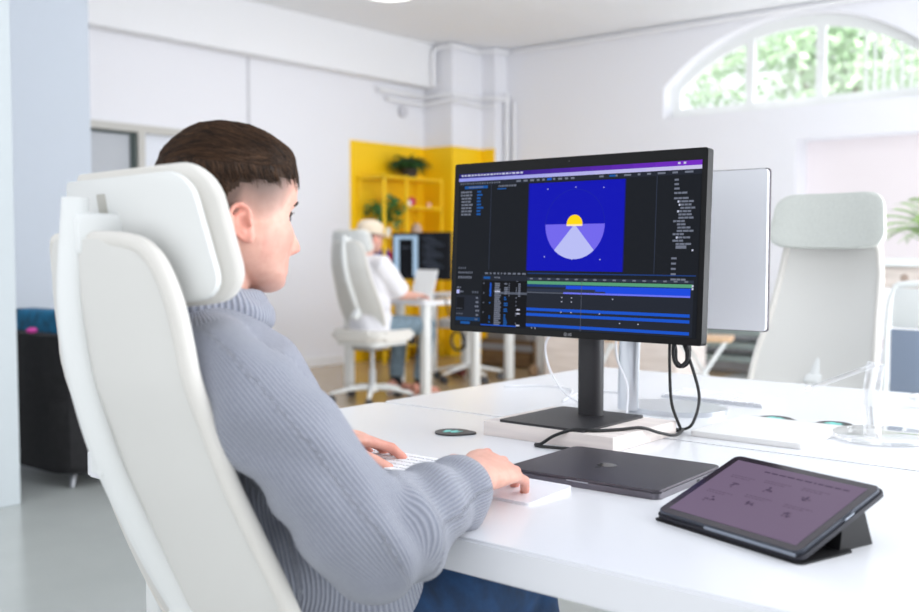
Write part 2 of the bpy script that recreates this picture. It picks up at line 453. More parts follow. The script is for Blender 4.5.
def make_chair(label, loc, rotz, grp, hr_mat=CREAM, back_mat=MESHF, lift=0):
    t = thing('office_chair', label, 'chair', loc, rotz, grp)
    # seat cushion
    b = BM()
    me_out = rrect(-.25, .25, -.23, .25, .1, 8)
    prism(b, me_out, lambda p: (p[0], p[1], .41), lambda p: (p[0], p[1], .485))
    es = [e for e in b.edges if abs(e.verts[0].co.z-e.verts[1].co.z) < 1e-5]
    bmesh.ops.bevel(b, geom=es, offset=.022, segments=4, affect='EDGES')
    obj('seat', b, CREAM, t)
    b = BM(); prism(b, rrect(-.21, .21, -.20, .2, .08, 6), lambda p: (p[0], p[1], .375), lambda p: (p[0], p[1], .41)); obj('seat_frame', b, FRAMEW, t)
    b = BM(); box(b, -.09, .09, -.13, .1, .335, .376, bev=.015); obj('tilt_mechanism', b, mat('grey mechanism plastic', (170, 172, 174), .5), t)
    # back panel (rear surface bows backwards in the middle)
    hw = interp([(.50, .13), (.52, .17), (.58, .19), (.694, .195), (.833, .174), (.955, .163), (1.05, .15), (1.09, .137), (1.11, .12), (1.12, .10), (1.124, .08)])
    yr = interp([(.50, -.06), (.58, -.105), (.694, -.155), (.833, -.214), (.955, -.256), (1.05, -.270), (1.10, -.272), (1.125, -.272)])
    def yf(x, z):
        W = max(hw(z), .15); return yr(z)-.04*(1-(min(abs(x)/W, 1))**2)*min(1, (z-.48)*6)
    zs = [.50, .51, .52, .54, .56, .58]+list(np.linspace(.61, 1.08, 22))+[1.09, 1.1, 1.11, 1.117, 1.121, 1.124]
    b = BM(); panel(b, zs, hw, yf, .02); bk = obj('backrest', b, back_mat, t, smooth=60)
    # padded rim round the panel
    rim = []
    lv = [.52, .56, .6, .66, .72, .78, .84, .9, .96, 1.0, 1.04, 1.07, 1.095, 1.11, 1.119]
    for z in lv: rim.append((hw(z), yf(hw(z), z)+.012, z))
    rim.append((.06, yf(.06, 1.122)+.012, 1.123))
    full = rim+[(-x, y, z) for x, y, z in reversed(rim)]
    b = BM(); pth = smooth_path(full, 3); tube(b, pth, [(.0115, .0105)]*len(pth), 12, up=(0, 1, 0)); obj('rim', b, CREAM, bk, smooth=60)
    # spine: flat oval bar behind the back, swelling to the seat
    sp = smooth_path([(0, -.305, 1.173), (0, -.312, 1.06), (0, -.303, .97), (0, -.276, .87), (0, -.238, .78), (0, -.198, .70), (0, -.148, .61), (0, -.09, .5), (0, -.05, .39)], 6)
    n = len(sp); rr = []
    for i in range(n):
        s = i/(n-1); rr.append((.015+.006*s, .019+.006*s))
    b = BM(); tube(b, sp, rr, 20, up=(0, 1, 0)); spn = obj('spine', b, FRAMEW, t, smooth=60)
    b = BM(); box(b, -.024, .010, -.284, -.250, .835, .875, bev=.004, seg=2); obj('lumbar_support', b, FRAMEW, t)
    b = BM(); box(b, -.028, .028, -.17, -.13, .56, .66, bev=.012, seg=3, M=Matrix.Translation((0, -.175, .61)) @ Matrix.Rotation(R(-38), 4, 'X') @ Matrix.Translation((0, .15, -.61))); obj('recline_joint', b, FRAMEW, spn)
    # headrest: fabric pad + rear shell
    b = BM()
    tl = Matrix.Translation((-.010, -.234, 1.127)) @ Matrix.Rotation(R(9), 4, 'X')
    zl = .084*np.sin(np.linspace(-math.pi/2, math.pi/2, 25))
    def hhw(z):
        s = (z+.084)/.168; base = .191-.022*s
        e = abs(z)/.084; return base-.05*(1-math.sqrt(max(0, 1-max(0, (e-.45)/.55)**2)))
    def hy(x, z): return -.012+.055*(abs(x)/.178)**2.4*.55
    panel(b, list(zl), hhw, hy, .034)
    for v in b.verts: v.co = tl @ v.co
    bmesh.ops.bevel(b, geom=[e for e in b.edges if e.calc_face_angle(0) > R(50)], offset=.008, segments=2, affect='EDGES')
    hp = obj('headrest', b, hr_mat, t, smooth=70)
    b = BM()
    def shw(z):
        s = (z+.076)/.152; base = .183-.022*s
        e = abs(z)/.076; return base-.035*(1-math.sqrt(max(0, 1-max(0, (e-.55)/.45)**2)))
    panel(b, list(.076*np.sin(np.linspace(-math.pi/2, math.pi/2, 23))), shw, lambda x, z: hy(x, z)-.014, .018)
    for v in b.verts: v.co = tl @ v.co
    sh = obj('headrest_shell', b, SHELL, hp, smooth=50)
    # slot in the shell and the bracket on the spine
    b = BM(); box(b, -.012, .012, -.0275, -.02, .024, .058, bev=.003, M=tl); obj('slot', b, mat('slot shade grey', (186, 184, 176), .6), hp, smooth=30)
    b = BM(); box(b, -.026, .03, -.345, -.27, 1.105, 1.155, bev=.008, M=Matrix.Translation((0, .03, 0))); brk = obj('headrest_bracket', b, FRAMEW, t)
    # gas lift and five-star base on castors
    b = BM(); tube(b, [(0, 0, .10), (0, 0, .22), (0, 0, .221), (0, 0, .34)], [.026, .026, .016, .016], 16); obj('gas_lift', b, mat('grey lift', (190, 192, 194), .4), t)
    b = BM(); lathe(b, [(.04, .075), (.045, .09), (.04, .125), (.03, .13)], n=20)
    for k in range(5):
        a = R(72*k+18); d = Vector((math.cos(a), math.sin(a), 0))
        tube(b, [d*.02+Vector((0, 0, .105)), d*.16+Vector((0, 0, .098)), d*.30+Vector((0, 0, .072)), d*.32+Vector((0, 0, .066))], [(.022, .02), (.017, .018), (.011, .015), (.008, .013)], 10)
    obj('base', b, FRAMEW, t)
    for k in range(5):
        a = R(72*k+18); d = Vector((math.cos(a), math.sin(a), 0)); s = Vector((-d.y, d.x, 0)); c = d*.305+Vector((0, 0, .028))
        b = BM(); tube(b, [c-s*.026, c-s*.008], .028, 14); tube(b, [c+s*.008, c+s*.026], .028, 14)
        tube(b, [c-s*.008, c+s*.008], .012, 8); tube(b, [c, c+Vector((0, 0, .05))], .008, 8)
        obj('caster', b, mat('dark caster plastic', (70, 70, 74), .5), t)
    if lift:
        for ch in t.children:
            if ch.name.split('.')[0] not in ('base', 'caster', 'gas_lift'): ch.location.z += lift
            if ch.name.startswith('gas_lift'): ch.scale.z = 1+lift/.34; ch.location.z = -.1*lift/.34
    return t
make_chair('white high-backed office chair with headrest, the one the man in the grey sweater sits on', (-1.10, .955, 0), R(-6), 'white high-backed office chairs')
make_chair('white high-backed office chair under the person in the beige cap', (-5.27, 5.38, 0), R(4), 'white high-backed office chairs', lift=.05)
make_chair('empty white high-backed office chair with a pale grey headrest across the desk', (-1.165, 2.96, 0), R(174), 'white high-backed office chairs', hr_mat=GREYF, lift=.075)

# ------------------------------------------------------------------ desks
def desk(label, x0, x1, y0, y1, ztop, th, legs, legr=.028, grp='white desks', name='desk'):
    cx, cy = (x0+x1)/2, (y0+y1)/2
    t = thing(name, label, 'desk', (cx, cy, 0), 0, grp)
    b = BM(); prism(b, rrect(x0-cx, x1-cx, y0-cy, y1-cy, .02, 4), lambda p: (p[0], p[1], ztop-th), lambda p: (p[0], p[1], ztop))
    es = [e for e in b.edges if abs(e.verts[0].co.z-e.verts[1].co.z) < 1e-5]
    bmesh.ops.bevel(b, geom=es, offset=.004, segments=2, affect='EDGES')
    obj('tabletop', b, DESKM, t, smooth=30)
    for lx, ly in legs:
        b = BM(); prism(b, rrect(lx-cx-legr, lx-cx+legr, ly-cy-legr, ly-cy+legr, legr*.5, 4), lambda p: (p[0], p[1], 0), lambda p: (p[0], p[1], ztop-th)); obj('leg', b, FRAMEW, t, smooth=40)
    return t
desk('near white desk where the man in the grey sweater types, black screen standing on it', -1.785, .02, 1.034, 1.848, .73, .05, [(-1.7, 1.15), (-.08, 1.15), (-1.7, 1.77), (-.08, 1.77)])
desk('far half of the white double desk, holding the white-backed monitor and clear stand', -1.785, .02, 1.853, 2.87, .73, .05, [(-1.7, 1.93), (-.08, 1.93), (-1.7, 2.78), (-.08, 2.78)])
desk('white desk in the background with the person in the cap at its right end', -5.95, -5.03, 5.70, 6.42, .73, .03, [(-5.08, 5.76), (-5.08, 6.36), (-5.9, 5.76), (-5.9, 6.36)], .035)
desk('white desk farthest back, its pale leg seen below the black monitor', -6.2, -5.22, 7.02, 7.6, .73, .03, [(-5.27, 7.07), (-5.27, 7.55), (-6.15, 7.07), (-6.15, 7.55)], .035)

# ------------------------------------------------------------------ main monitor
def emis(name, col, s=1.0):
    m = mat('screen '+name, col, .25, emit=s, spec=.05); m.node_tree.nodes['Principled BSDF'].inputs['Base Color'].default_value = (.004, .004, .005, 1); return m
def quadset(bm, layer, idx):
    pass
class Screen:
    """flat interface drawn as thin coloured tiles on the glass; u,v in 0..1 (v down), local plane x,z at y = -d"""
    def __init__(s, W, H): s.W, s.H, s.bm, s.mats, s.layer = W, H, BM(), [], 0
    def mi(s, m):
        if m not in s.mats: s.mats.append(m)
        return s.mats.index(m)
    def P(s, u, v, l): return ((u-.5)*s.W, -.00012*l, (.5-v)*s.H)
    def poly(s, pts, m, l):
        f = s.bm.faces.new([s.bm.verts.new(s.P(u, v, l)) for u, v in pts]); f.material_index = s.mi(m)
    def rect(s, u0, v0, u1, v1, m, l=1): s.poly([(u0, v1), (u1, v1), (u1, v0), (u0, v0)], m, l)
    def grad(s, u0, v0, u1, v1, ms, l=1):
        n = len(ms)
        for i, m in enumerate(ms): s.rect(u0+(u1-u0)*i/n, v0, u0+(u1-u0)*(i+1)/n, v1, m, l)
    def words(s, u0, v, u1, h, m, l, rnd, wmin=.004, wmax=.012, gap=.003):
        u = u0
        while u < u1-wmin:
            w_ = min(rnd.uniform(wmin, wmax), u1-u)
            s.rect(u, v, u+w_, v+h, m, l); u += w_+gap
S = Screen(.592, .3375)
E_ = emis
dk = E_('panel', (21, 25, 31), 1); dk2 = E_('panel slate', (32, 37, 48), 1); blk = E_('black', (12, 14, 18), 1)
blu = E_('canvas blue', (0, 6, 182), 1.0); txt = E_('grey text', (112, 118, 134), 1); dim = E_('dim text', (86, 92, 106), 1)
wht = E_('white', (200, 204, 225), 1); az = E_('azure', (16, 84, 160), 1); baz = E_('bar blue', (18, 84, 205), 1.0); rob = E_('royal', (20, 70, 215), 1.1)
lil = E_('lilac', (110, 118, 245), 1.0); vio = E_('violet', (116, 104, 240), 1); pal = E_('pale lilac', (188, 192, 248), 1); sun = E_('sun yellow', (255, 210, 0), 1.1)
grn = E_('green bar', (88, 160, 120), 1); navy = E_('navy line', (24, 58, 120), 1); blk_l = E_('slate line', (44, 52, 70), 1); ring = E_('ring blue', (24, 40, 160), 1); wsh = E_('navy edge', (8, 12, 120), 1)
rnd = random.Random(11)
S.rect(0, 0, 1, 1, dk, 0)
S.grad(0, 0, 1, .028, [E_('wall %d' % i, (30+8*i, 24+int(1.5*i), 120+7*i), 1) for i in range(12)], 1)
S.words(.012, .006, .30, .011, wht, 2, rnd, .006, .014, .005)
S.grad(0, .028, 1, .05, [E_('bar %d' % i, (150+6*i, 155+5*i, 235), 1) for i in range(10)], 1)
for u in (.915, .935): S.rect(u, .006, u+.009, .018, wht, 2)
S.rect(0, .05, 1, .078, dk2, 1)
S.words(.01, .06, .2, .010, txt, 2, rnd, .003, .007, .006)
S.words(.27, .058, .52, .012, txt, 2, rnd, .008, .02, .012); S.rect(.405, .056, .425, .07, baz, 3)
S.words(.62, .058, .98, .011, txt, 2, rnd, .01, .03, .025); S.rect(.66, .057, .685, .069, az, 3)
S.rect(.155, .078, .158, .63, blk_l, 1); S.rect(.84, .078, .843, .64, blk_l, 1)
# effect controls upper left
S.rect(.03, .082, .14, .1, az, 2); S.words(.05, .086, .12, .009, txt, 3, rnd)
for i in range(8):
    v = .115+.021*i
    S.words(.012+.004*(i > 1), v, .07, .012, txt, 2, rnd, .008, .02, .003)
    S.rect(.09, v, .09+.014+.02*rnd.random(), v+.012, az, 2)
# composition panel
S.words(.19, .085, .27, .011, txt, 2, rnd); S.rect(.185, .104, .225, .112, az, 2)
S.rect(.33, .085, .722, .632, blu, 2)
S.rect(.326, .085, .33, .632, wsh, 2); S.rect(.722, .085, .726, .632, wsh, 2)
def arc(cu, cv, r, a0, a1, n=40):
    return [(cu+r*math.cos(R(a0+(a1-a0)*k/n))/.592, cv-r*math.sin(R(a0+(a1-a0)*k/n))/.3375) for k in range(n+1)]
cu, cv, cr = .527, .345, .0722
S.poly(arc(cu, cv, cr, 180, 360), vio, 3)
tri = [(cu, cv)]+arc(cu, cv, cr, 228, 312, 24); S.poly(tri, pal, 4)
sp = arc(cu, cv, .0192, 0, 180, 24); S.poly(sp+[(cu-.0192/.592, cv+.012), (cu+.0192/.592, cv+.012)][::1], sun, 5)
S.rect(cu-.0192/.592, cv+.002, cu+.0192/.592, cv+.012, E_('cream', (255, 235, 190), 1), 6)
o1_ = arc(cu, cv, cr, 0, 180); i1_ = arc(cu, cv, cr-.0008, 0, 180)
for k in range(40): S.poly([o1_[k], o1_[k+1], i1_[k+1], i1_[k]], ring, 3)
for u, v in ((.41, .125), (.527, .12), (.64, .13), (.405, .545), (.52, .56), (.635, .56)): S.rect(u-.002, v-.003, u+.002, v+.003, wht, 4)
# right panel
for i, v in enumerate((.10, .125, .15, .175)): S.words(.905, v, .93+.03*(i == 3), .011, txt, 2, rnd, .01, .02, .002)
for i in range(15):
    v = .205+.0185*i; ind = (0, .012, .02, .024, .012, .018, .018, 0, .014, .016, .014, 0, .01, 0, .012)[i]
    S.words(.905+ind, v, .94+.03*rnd.random()+ind*.6, .011, txt, 2, rnd, .01, .025, .002)
    if i in (1, 2, 4, 12): S.rect(.913+ind*.5, v, .918+ind*.5, v+.012, wht, 3)
S.rect(.917, .478, .955, .496, txt, 3); S.rect(.974, .5, .98, .51, wht, 3)
for i in range(5): S.words(.903, .545+.03*i, .93+.03*(i == 4), .011, txt, 2, rnd, .01, .02, .002)
# left lower palette
for i, v in enumerate((.615, .645, .675)): S.words(.012, v, .05+.03*(i > 0), .012 if i < 2 else .016, txt if i else dim, 2, rnd, .003, .007, .004)
S.words(.008, .745, .03, .01, txt, 2, rnd); S.rect(.006, .765, .02, .79, pal, 2); S.words(.022, .772, .046, .01, txt, 2, rnd); S.words(.082, .772, .112, .014, dim, 2, rnd, .006, .008, .004)
S.rect(.005, .80, .122, .955, dk2, 1); S.rect(.008, .815, .045, .9, blk, 2)
for i in range(6): S.words(.095+.008*rnd.random(), .81+.028*i, .118, .012, txt, 2, rnd, .006, .014, .002)
for v in (.885, .92): S.words(.008, v, .04, .008, dim, 2, rnd)
S.rect(.006, .945, .122, .968, E_('deep azure', (12, 62, 112), 1), 2); S.rect(.03, .973, .075, .99, az, 3)
# layer table
S.rect(.127, .70, .334, .99, blk, 1); S.rect(.127, .665, .334, .70, dk2, 1)
S.words(.14, .648, .33, .011, txt, 2, rnd, .004, .016, .008); S.rect(.135, .675, .165, .69, az, 2); S.words(.185, .675, .21, .01, txt, 2, rnd)
for i in range(22):
    v = .715+.0125*i
    S.rect(.188, v, .19+.018+.012*rnd.random(), v+.009, txt if i != 4 else wht, 2)
    if rnd.random() < .75: S.rect(.232, v, .232+.008+.01*rnd.random(), v+.009, txt if i < 7 else az, 2)
    if rnd.random() < .5: S.rect(.285, v, .289, v+.008, txt, 2)
    if rnd.random() < .3: S.rect(.163, v, .17, v+.009, az, 2)
    if i < 7:
        S.rect(.252, v, .256, v+.008, txt, 2); S.rect(.165, v, .172, v+.0125, baz, 2); S.rect(.295, v, .305, v+.009, txt, 2)
    if i in (13, 15, 21): S.rect(.29, v, .305, v+.009, wht, 2)
    if i in (0, 5, 10, 15): S.rect(.135, v, .139, v+.009, txt, 2)
S.rect(.19, .772, .334, .786, dim, 1.5); S.rect(.127, .985, .29, .992, baz, 2)
for i in range(12): S.rect(.286+.004*(i % 2), .70, .29+.004*(i % 2), .703, txt, 2)
# timeline
S.rect(.334, .645, .992, .652, navy, 1); S.rect(.334, .675, .985, .69, blk_l, 1)
for i in range(17): S.rect(.345+.038*i, .678, .358+.038*i, .687, txt, 2)
S.rect(.334, .69, .985, .995, dk2, .8)
S.rect(.334, .697, .982, .716, grn, 1); S.rect(.334, .716, .982, .722, navy, 1)
S.rect(.50, .722, .975, .745, rob, 1); S.rect(.334, .722, .50, .732, navy, 1)
S.rect(.334, .745, .70, .752, blk_l, 1); S.rect(.334, .752, .66, .762, blk_l, 2); S.rect(.60, .735, .975, .765, rob, 1.5); S.rect(.49, .762, .975, .772, lil, 2)
S.rect(.49, .742, .62, .752, blk_l, 2.5); S.rect(.334, .765, .49, .772, dim, 2)
for v in (.865, .898, .965): S.rect(.334, v, .975, v+.018, baz, 1)
for v, us in ((.795, (.485, .525, .69)), (.82, (.485, .525)), (.885, (.483, .525, .64)), (.935, (.72, .79)), (.992, (.36, .375))):
    for u in us: S.rect(u-.002, v-.003, u+.002, v+.003, wht, 3)
S.rect(.564, .69, .566, .995, dim, 2.7); S.rect(.979, .70, .985, .712, wht, 3); S.rect(.979, .716, .985, .728, wht, 3)

mon = thing('monitor', 'large black monitor on a black stand showing a blue animation project', 'monitor', (-1.160, 1.77, .76), 0)
tm = Matrix.Translation((0, 0, .358)) @ Matrix.Rotation(R(-3), 4, 'X')
b = BM(); prism(b, rrect(-.319, .297, -.187, .187, .006, 4), lambda p: tm @ Vector((p[0], 0, p[1])), lambda p: tm @ Vector((p[0], .022, p[1])))
prism(b, rrect(-.26, .26, -.15, .15, .03, 4), lambda p: tm @ Vector((p[0]-.01, .022, p[1])), lambda p: tm @ Vector((p[0]*.8-.01, .05, p[1]*.8)))
bez = obj('bezel', b, BLACKP, mon, smooth=30)
scr = obj('screen', S.bm, S.mats, mon, smooth=0)
scr.matrix_local = tm @ Matrix.Translation((-.010, -.0008, -.005))
b = BM(); tube(b, [(-.012, -.0004, .1775), (-.012, -.0012, .1775)], .0022, 14, M=tm); obj('webcam', b, GLASSY, bez)
me = text_mesh('LG', .0075); me.transform(tm @ Matrix.Translation((.003, -.0006, -.1802)) @ Matrix.Rotation(R(90), 4, 'X')); obj('logo', me, mat('silver print', (170, 172, 178), .4), bez, smooth=0)
b = BM()
for k in range(24):
    a0, a1 = R(15*k), R(15*k+15)
    vs = [b.verts.new(tm @ Vector((-.0075+r*math.cos(a), -.0006, -.1802+r*math.sin(a)))) for r, a in ((.0035, a0), (.0035, a1), (.0027, a1), (.0027, a0))]
    b.faces.new(vs)
box(b, -.0079, -.0071, -.0007, -.0006, -.1817, -.1787, M=tm); obj('logo', b, MATS['silver print'], bez, smooth=0)
b = BM(); prism(b, rrect(-.028, .028, .042, .075, .015, 6), lambda p: (p[0]+.012, p[1], .004), lambda p: (p[0]+.012, p[1], .30)); obj('pole', b, BLACKM, mon)
b = BM(); prism(b, rrect(-.1, .105, -.115, .12, .006, 4), lambda p: (p[0], p[1], 0), lambda p: (p[0], p[1], .005))
obj('base_plate', b, BLACKM, mon)
pl = BM(); box(pl, -1.295, -.985, 1.648, 1.90, .73, .76, bev=.002)
tag(obj('wooden_riser', pl, WOOD), 'pale whitewashed wooden board under the black monitor stand', 'board')

# ------------------------------------------------------------------ second monitor seen from behind
m2 = thing('monitor', 'white-backed thin monitor on a silver stand, facing away behind the black one', 'monitor', (-1.18, 2.14, .73))
b = BM(); prism(b, rrect(-.30, .285, .205, .558, .008, 5), lambda p: (p[0], -.008, p[1]), lambda p: (p[0], .002, p[1])); obj('back_panel', b, mat('white enamel back', (236, 237, 242), .35), m2, smooth=30)
b = BM(); prism(b, rrect(-.302, .287, .203, .56, .008, 5), lambda p: (p[0], .002, p[1]), lambda p: (p[0], .008, p[1])); obj('screen', b, mat('dark screen edge', (60, 50, 60), .3), m2, smooth=30)
b = BM(); tube(b, [(-.035, -.04, .006), (-.035, -.04, .05), (-.035, -.03, .30), (-.035, -.012, .35)], [(.028, .009)]*4, 16, up=(1, 0, 0)); obj('stand_neck', b, ALU, m2, smooth=60)
b = BM(); me_ = [(math.cos(2*math.pi*k/40)*.125, math.sin(2*math.pi*k/40)*.1) for k in range(40)]
prism(b, me_, lambda p: (p[0]+.04, p[1]+.05, 0), lambda p: (p[0]+.04, p[1]+.05, .012)); obj('stand_foot', b, ALU, m2, smooth=40)
def keyboard(label, loc, rotz, w_, d_):
    t = thing('keyboard', label, 'keyboard', loc, rotz, 'slim white keyboards')
    b = BM(); prism(b, rrect(-w_/2, w_/2, -d_/2, d_/2, .008, 4), lambda p: (p[0], p[1], 0), lambda p: (p[0], p[1], .005+.006*(p[1]/d_+.5)))
    obj('case', b, mat('keyboard aluminium', (214, 216, 222), .35, metal=.4), t, smooth=30)
    nr = 6; nc = 14; kb = mat('white keycap', (244, 244, 247), .5)
    for r_ in range(nr):
        cw = (w_-.012)/nc
        cells = [(i, 1) for i in range(nc)] if r_ else [(0, 1), (1, 1), (2, 1), (3, 5), (8, 1), (9, 1), (10, 1), (11, 1), (12, 1), (13, 1)]
        for c0, sp_ in cells:
            x0 = -w_/2+.006+c0*cw+.0012; x1 = x0+sp_*cw-.0024
            dr = (d_-.012)/nr; y0 = -d_/2+.006+r_*dr+.0012; y1 = y0+dr-.0024
            z0 = .005+.006*((y0+y1)/2/d_+.5)
            b = BM(); box(b, x0, x1, y0, y1, z0, z0+.0035, bev=.0008, seg=1); obj('key', b, kb, t, smooth=0)
    return t
keyboard("slim white keyboard under the man's hands on the near desk", (-1.243, 1.303, .73), R(1.5), .285, .118)
keyboard('slim white keyboard on the far desk behind the silver monitor foot', (-1.13, 2.42, .73), R(-3), .285, .118)
tp = BM(); prism(tp, rrect(-.08, .08, -.06, .06, .007, 5), lambda p: (p[0], p[1], 0), lambda p: (p[0], p[1], .004+.005*(p[1]/.12+.5)))
o = tag(obj('trackpad', tp, mat('white glass top', (240, 240, 246), .25), smooth=30), "white trackpad under the man's right hand", 'trackpad'); o.location = (-.957, 1.286, .73)

# closed laptop in front of monitor
lp = thing('laptop', 'closed space grey laptop lying in front of the black monitor', 'laptop', (-.89, 1.49, .73), R(2))
b = BM(); prism(b, rrect(-.143, .143, -.118, .118, .012, 6), lambda p: (p[0], p[1], 0), lambda p: (p[0], p[1], .0105))
bmesh.ops.bevel(b, geom=[e for e in b.edges if abs(e.verts[0].co.z-e.verts[1].co.z) < 1e-5], offset=.0015, segments=2, affect='EDGES'); bd = obj('body', b, SPACE, lp, smooth=30)
b = BM(); prism(b, rrect(-.143, .143, -.118, .118, .012, 6), lambda p: (p[0], p[1], .0115), lambda p: (p[0], p[1], .0155))
bmesh.ops.bevel(b, geom=[e for e in b.edges if abs(e.verts[0].co.z-e.verts[1].co.z) < 1e-5], offset=.0012, segments=2, affect='EDGES'); lid = obj('lid', b, SPACED, lp, smooth=30)
b = BM(); box(b, -.135, .135, -.11, .11, .0103, .0117); obj('gap', b, BLACKP, lp, smooth=0)
b = BM(); box(b, -.02, .02, -.1184, -.1175, .009, .0108); obj('finger_notch', b, mat('bright notch', (190, 190, 196), .3, metal=.6), bd, smooth=0)
b = BM()
for y in (.02, .045, .07): box(b, .1426, .1434, y, y+.010, .004, .0075)
obj('port', b, BLACKP, bd, smooth=0)
# fruit emblem on the lid
ap = []
for k in range(60):
    a = 2*math.pi*k/60
    r_ = .0165*(1+.06*math.cos(2*a)-.10*math.exp(-((a-math.pi/2)/.28)**2)-.06*math.exp(-((a-3*math.pi/2)/.25)**2))
    x, y = r_*math.cos(a)*1.0, r_*math.sin(a)*1.05
    dx, dy = x-.0205, y-.003
    if dx*dx+dy*dy < .0085**2:
        L = math.hypot(dx, dy); x, y = .0205+dx/L*.0085, .003+dy/L*.0085
    ap.append((x, y))
me = curve_mesh([ap, [(.001+.0065*math.cos(t_)*.5-.0045*math.sin(t_)*.3+.002, .0235+.0065*math.cos(t_)*.75+.003*math.sin(t_)*.6) for t_ in [2*math.pi*k/16 for k in range(16)]]], .0001)
me.transform(Matrix.Translation((-.012, 0, .0157)) @ Matrix.Rotation(R(180), 4, 'Z')); obj('logo', me, GLASSY, lid, smooth=0)
b = BM(); prism(b, rrect(-.117, .117, -.131, .131, .008, 4), lambda p: (p[0], p[1], 0), lambda p: (p[0], p[1], .011))
bmesh.ops.bevel(b, geom=[e for e in b.edges if abs(e.verts[0].co.z-e.verts[1].co.z) < 1e-5], offset=.0015, segments=2, affect='EDGES')
o = tag(obj('laptop', b, mat('warm white lid', (236, 235, 234), .35), smooth=30), 'thin closed white laptop on the far desk near the clear stand', 'laptop'); o.location = (-.842, 2.04, .73)

# tablet in folio case
tb = thing('tablet', 'tablet in a dark folio case propped up on the near desk corner', 'tablet', (-.5735, 1.2395, .73), R(-17.7))
tt = Matrix.Translation((0, 0, .007)) @ Matrix.Rotation(R(20.5), 4, 'X')
b = BM(); prism(b, rrect(-.125, .125, -.002, .178, .012, 6), lambda p: tt @ Vector((p[0], p[1], -.004)), lambda p: tt @ Vector((p[0], p[1], .002)))
cs = obj('folio_case', b, mat('dark blue grey case', (42, 42, 50), .6), tb, smooth=30)
b = BM(); prism(b, rrect(-.122, .122, .0008, .1745, .011, 6), lambda p: tt @ Vector((p[0], p[1], .002)), lambda p: tt @ Vector((p[0], p[1], .0075)))
bmesh.ops.bevel(b, geom=[e for e in b.edges if e.calc_face_angle(0) > R(50)], offset=.0012, segments=2, affect='EDGES'); bd = obj('body', b, mat('tablet edge', (74, 78, 88), .35, metal=.6), tb, smooth=30)
b = BM(); prism(b, rrect(-.1205, .1205, .0025, .173, .010, 6), lambda p: tt @ Vector((p[0], p[1], .0073)), lambda p: tt @ Vector((p[0], p[1], .0078))); obj('glass_border', b, mat('tablet glass', (48, 40, 48), .12), tb, smooth=0)
TS = Screen(.218, .149)
pk = emis('mauve page', (128, 110, 136), .85); pt = emis('mauve ink', (88, 72, 98), .8); pt2 = emis('mauve soft ink', (106, 89, 114), .8)
TS.rect(0, 0, 1, 1, pk, 0); rnd = random.Random(5)
TS.words(.28, .085, .92, .022, pt, 1, rnd, .02, .06, .012)
for (u0, v0) in ((.16, .25), (.42, .22), (.70, .2), (.14, .56), (.42, .5), (.72, .5)):
    TS.words(u0-.06, v0, u0+.14, .012, pt2, 1, rnd, .01, .03, .008); TS.words(u0-.06, v0+.03, u0+.1, .012, pt2, 1, rnd, .01, .03, .008)
    for k in range(10):
        a = rnd.uniform(0, 6.28); q = rnd.uniform(.008, .04); x, y = u0+.03+q*math.cos(a), v0+.15+q*1.3*math.sin(a)
        TS.poly([(x+.011*math.cos(R(60*j)), y-.014*math.sin(R(60*j))) for j in range(6)], pt2 if k % 3 else pt, 1+.05*k)
ts = obj('screen', TS.bm, TS.mats, tb, smooth=0)
ts.matrix_local = tt @ Matrix.Translation((0, .0878, .0081)) @ Matrix.Rotation(R(-90), 4, 'X')
# folded case flap: triangular prop
b = BM()
p_top = tt @ Vector((0, .171, -.004)); p_mid = tt @ Vector((0, .095, -.004))
pts2 = [(p_top.y-.012, p_top.z-.006), (p_top.y-.02, p_top.z-.004), (p_mid.y, p_mid.z), (.09, .0), (.15, 0)]
poly = [(p_mid.y, p_mid.z), (p_top.y-.03, p_top.z-.0115), (.152, 0), (.085, 0)]
prism(b, poly, lambda p: (.116, p[0], p[1]), lambda p: (-.116, p[0], p[1])); obj('case_stand', b, mat('black folio lining', (16, 16, 20), .6), tb, smooth=0)
b = BM(); prism(b, rrect(-.127, .127, -.003, .10, .008, 4), lambda p: (p[0], p[1], 0), lambda p: (p[0], p[1], .0025)); obj('case_flap', b, MATS['black folio lining'], tb, smooth=0)
b = BM(); tube(b, [tt @ Vector((-.03, -.001, .0045)), tt @ Vector((.118, -.001, .0045))], [(.0022, .0022)]*2, 8); box(b, .124, .1245, .09, .11, .0035, .0055, M=tt); obj('side_button', b, mat('steel edge', (150, 158, 170), .3, metal=.7), bd)

# coasters / stickers: dark teardrop with teal emblem
def drop(label, x, y, rz):
    t = thing('coaster', label, 'coaster', (x, y, .73), rz, 'dark coasters with a teal emblem')
    pts = []
    for k in range(36):
        a = R(10*k); r_ = .037*(1+.38*math.exp(-((a if a < math.pi else a-2*math.pi)/.42)**2)); pts.append((r_*math.cos(a), r_*math.sin(a)))
    b = BM(); prism(b, pts, lambda p: (p[0], p[1], 0), lambda p: (p[0], p[1], .0035)); obj('disc', b, mat('charcoal print', (52, 50, 52), .5), t, smooth=30)
    w1 = [(-.02, .014), (-.008, .019), (-.006, .004), (.004, .018), (.012, .018), (.010, .002), (.024, .010), (.012, -.014), (.0, -.016), (-.003, -.004), (-.012, -.015), (-.022, -.012)]
    me = curve_mesh([w1], .0003); me.transform(Matrix.Translation((0, 0, .0038)) @ Matrix.Scale(.85, 4))
    obj('emblem', me, mat('teal print', (120, 214, 206), .5), t, smooth=0)
drop('dark teardrop coaster with teal emblem between the keyboard and black monitor stand', -1.356, 1.622, R(25))
drop('dark coaster with teal emblem behind the white laptop, the left one of two', -.904, 2.215, R(-10))
drop('dark coaster with teal emblem beside the base of the clear stand', -.775, 2.225, R(-20))

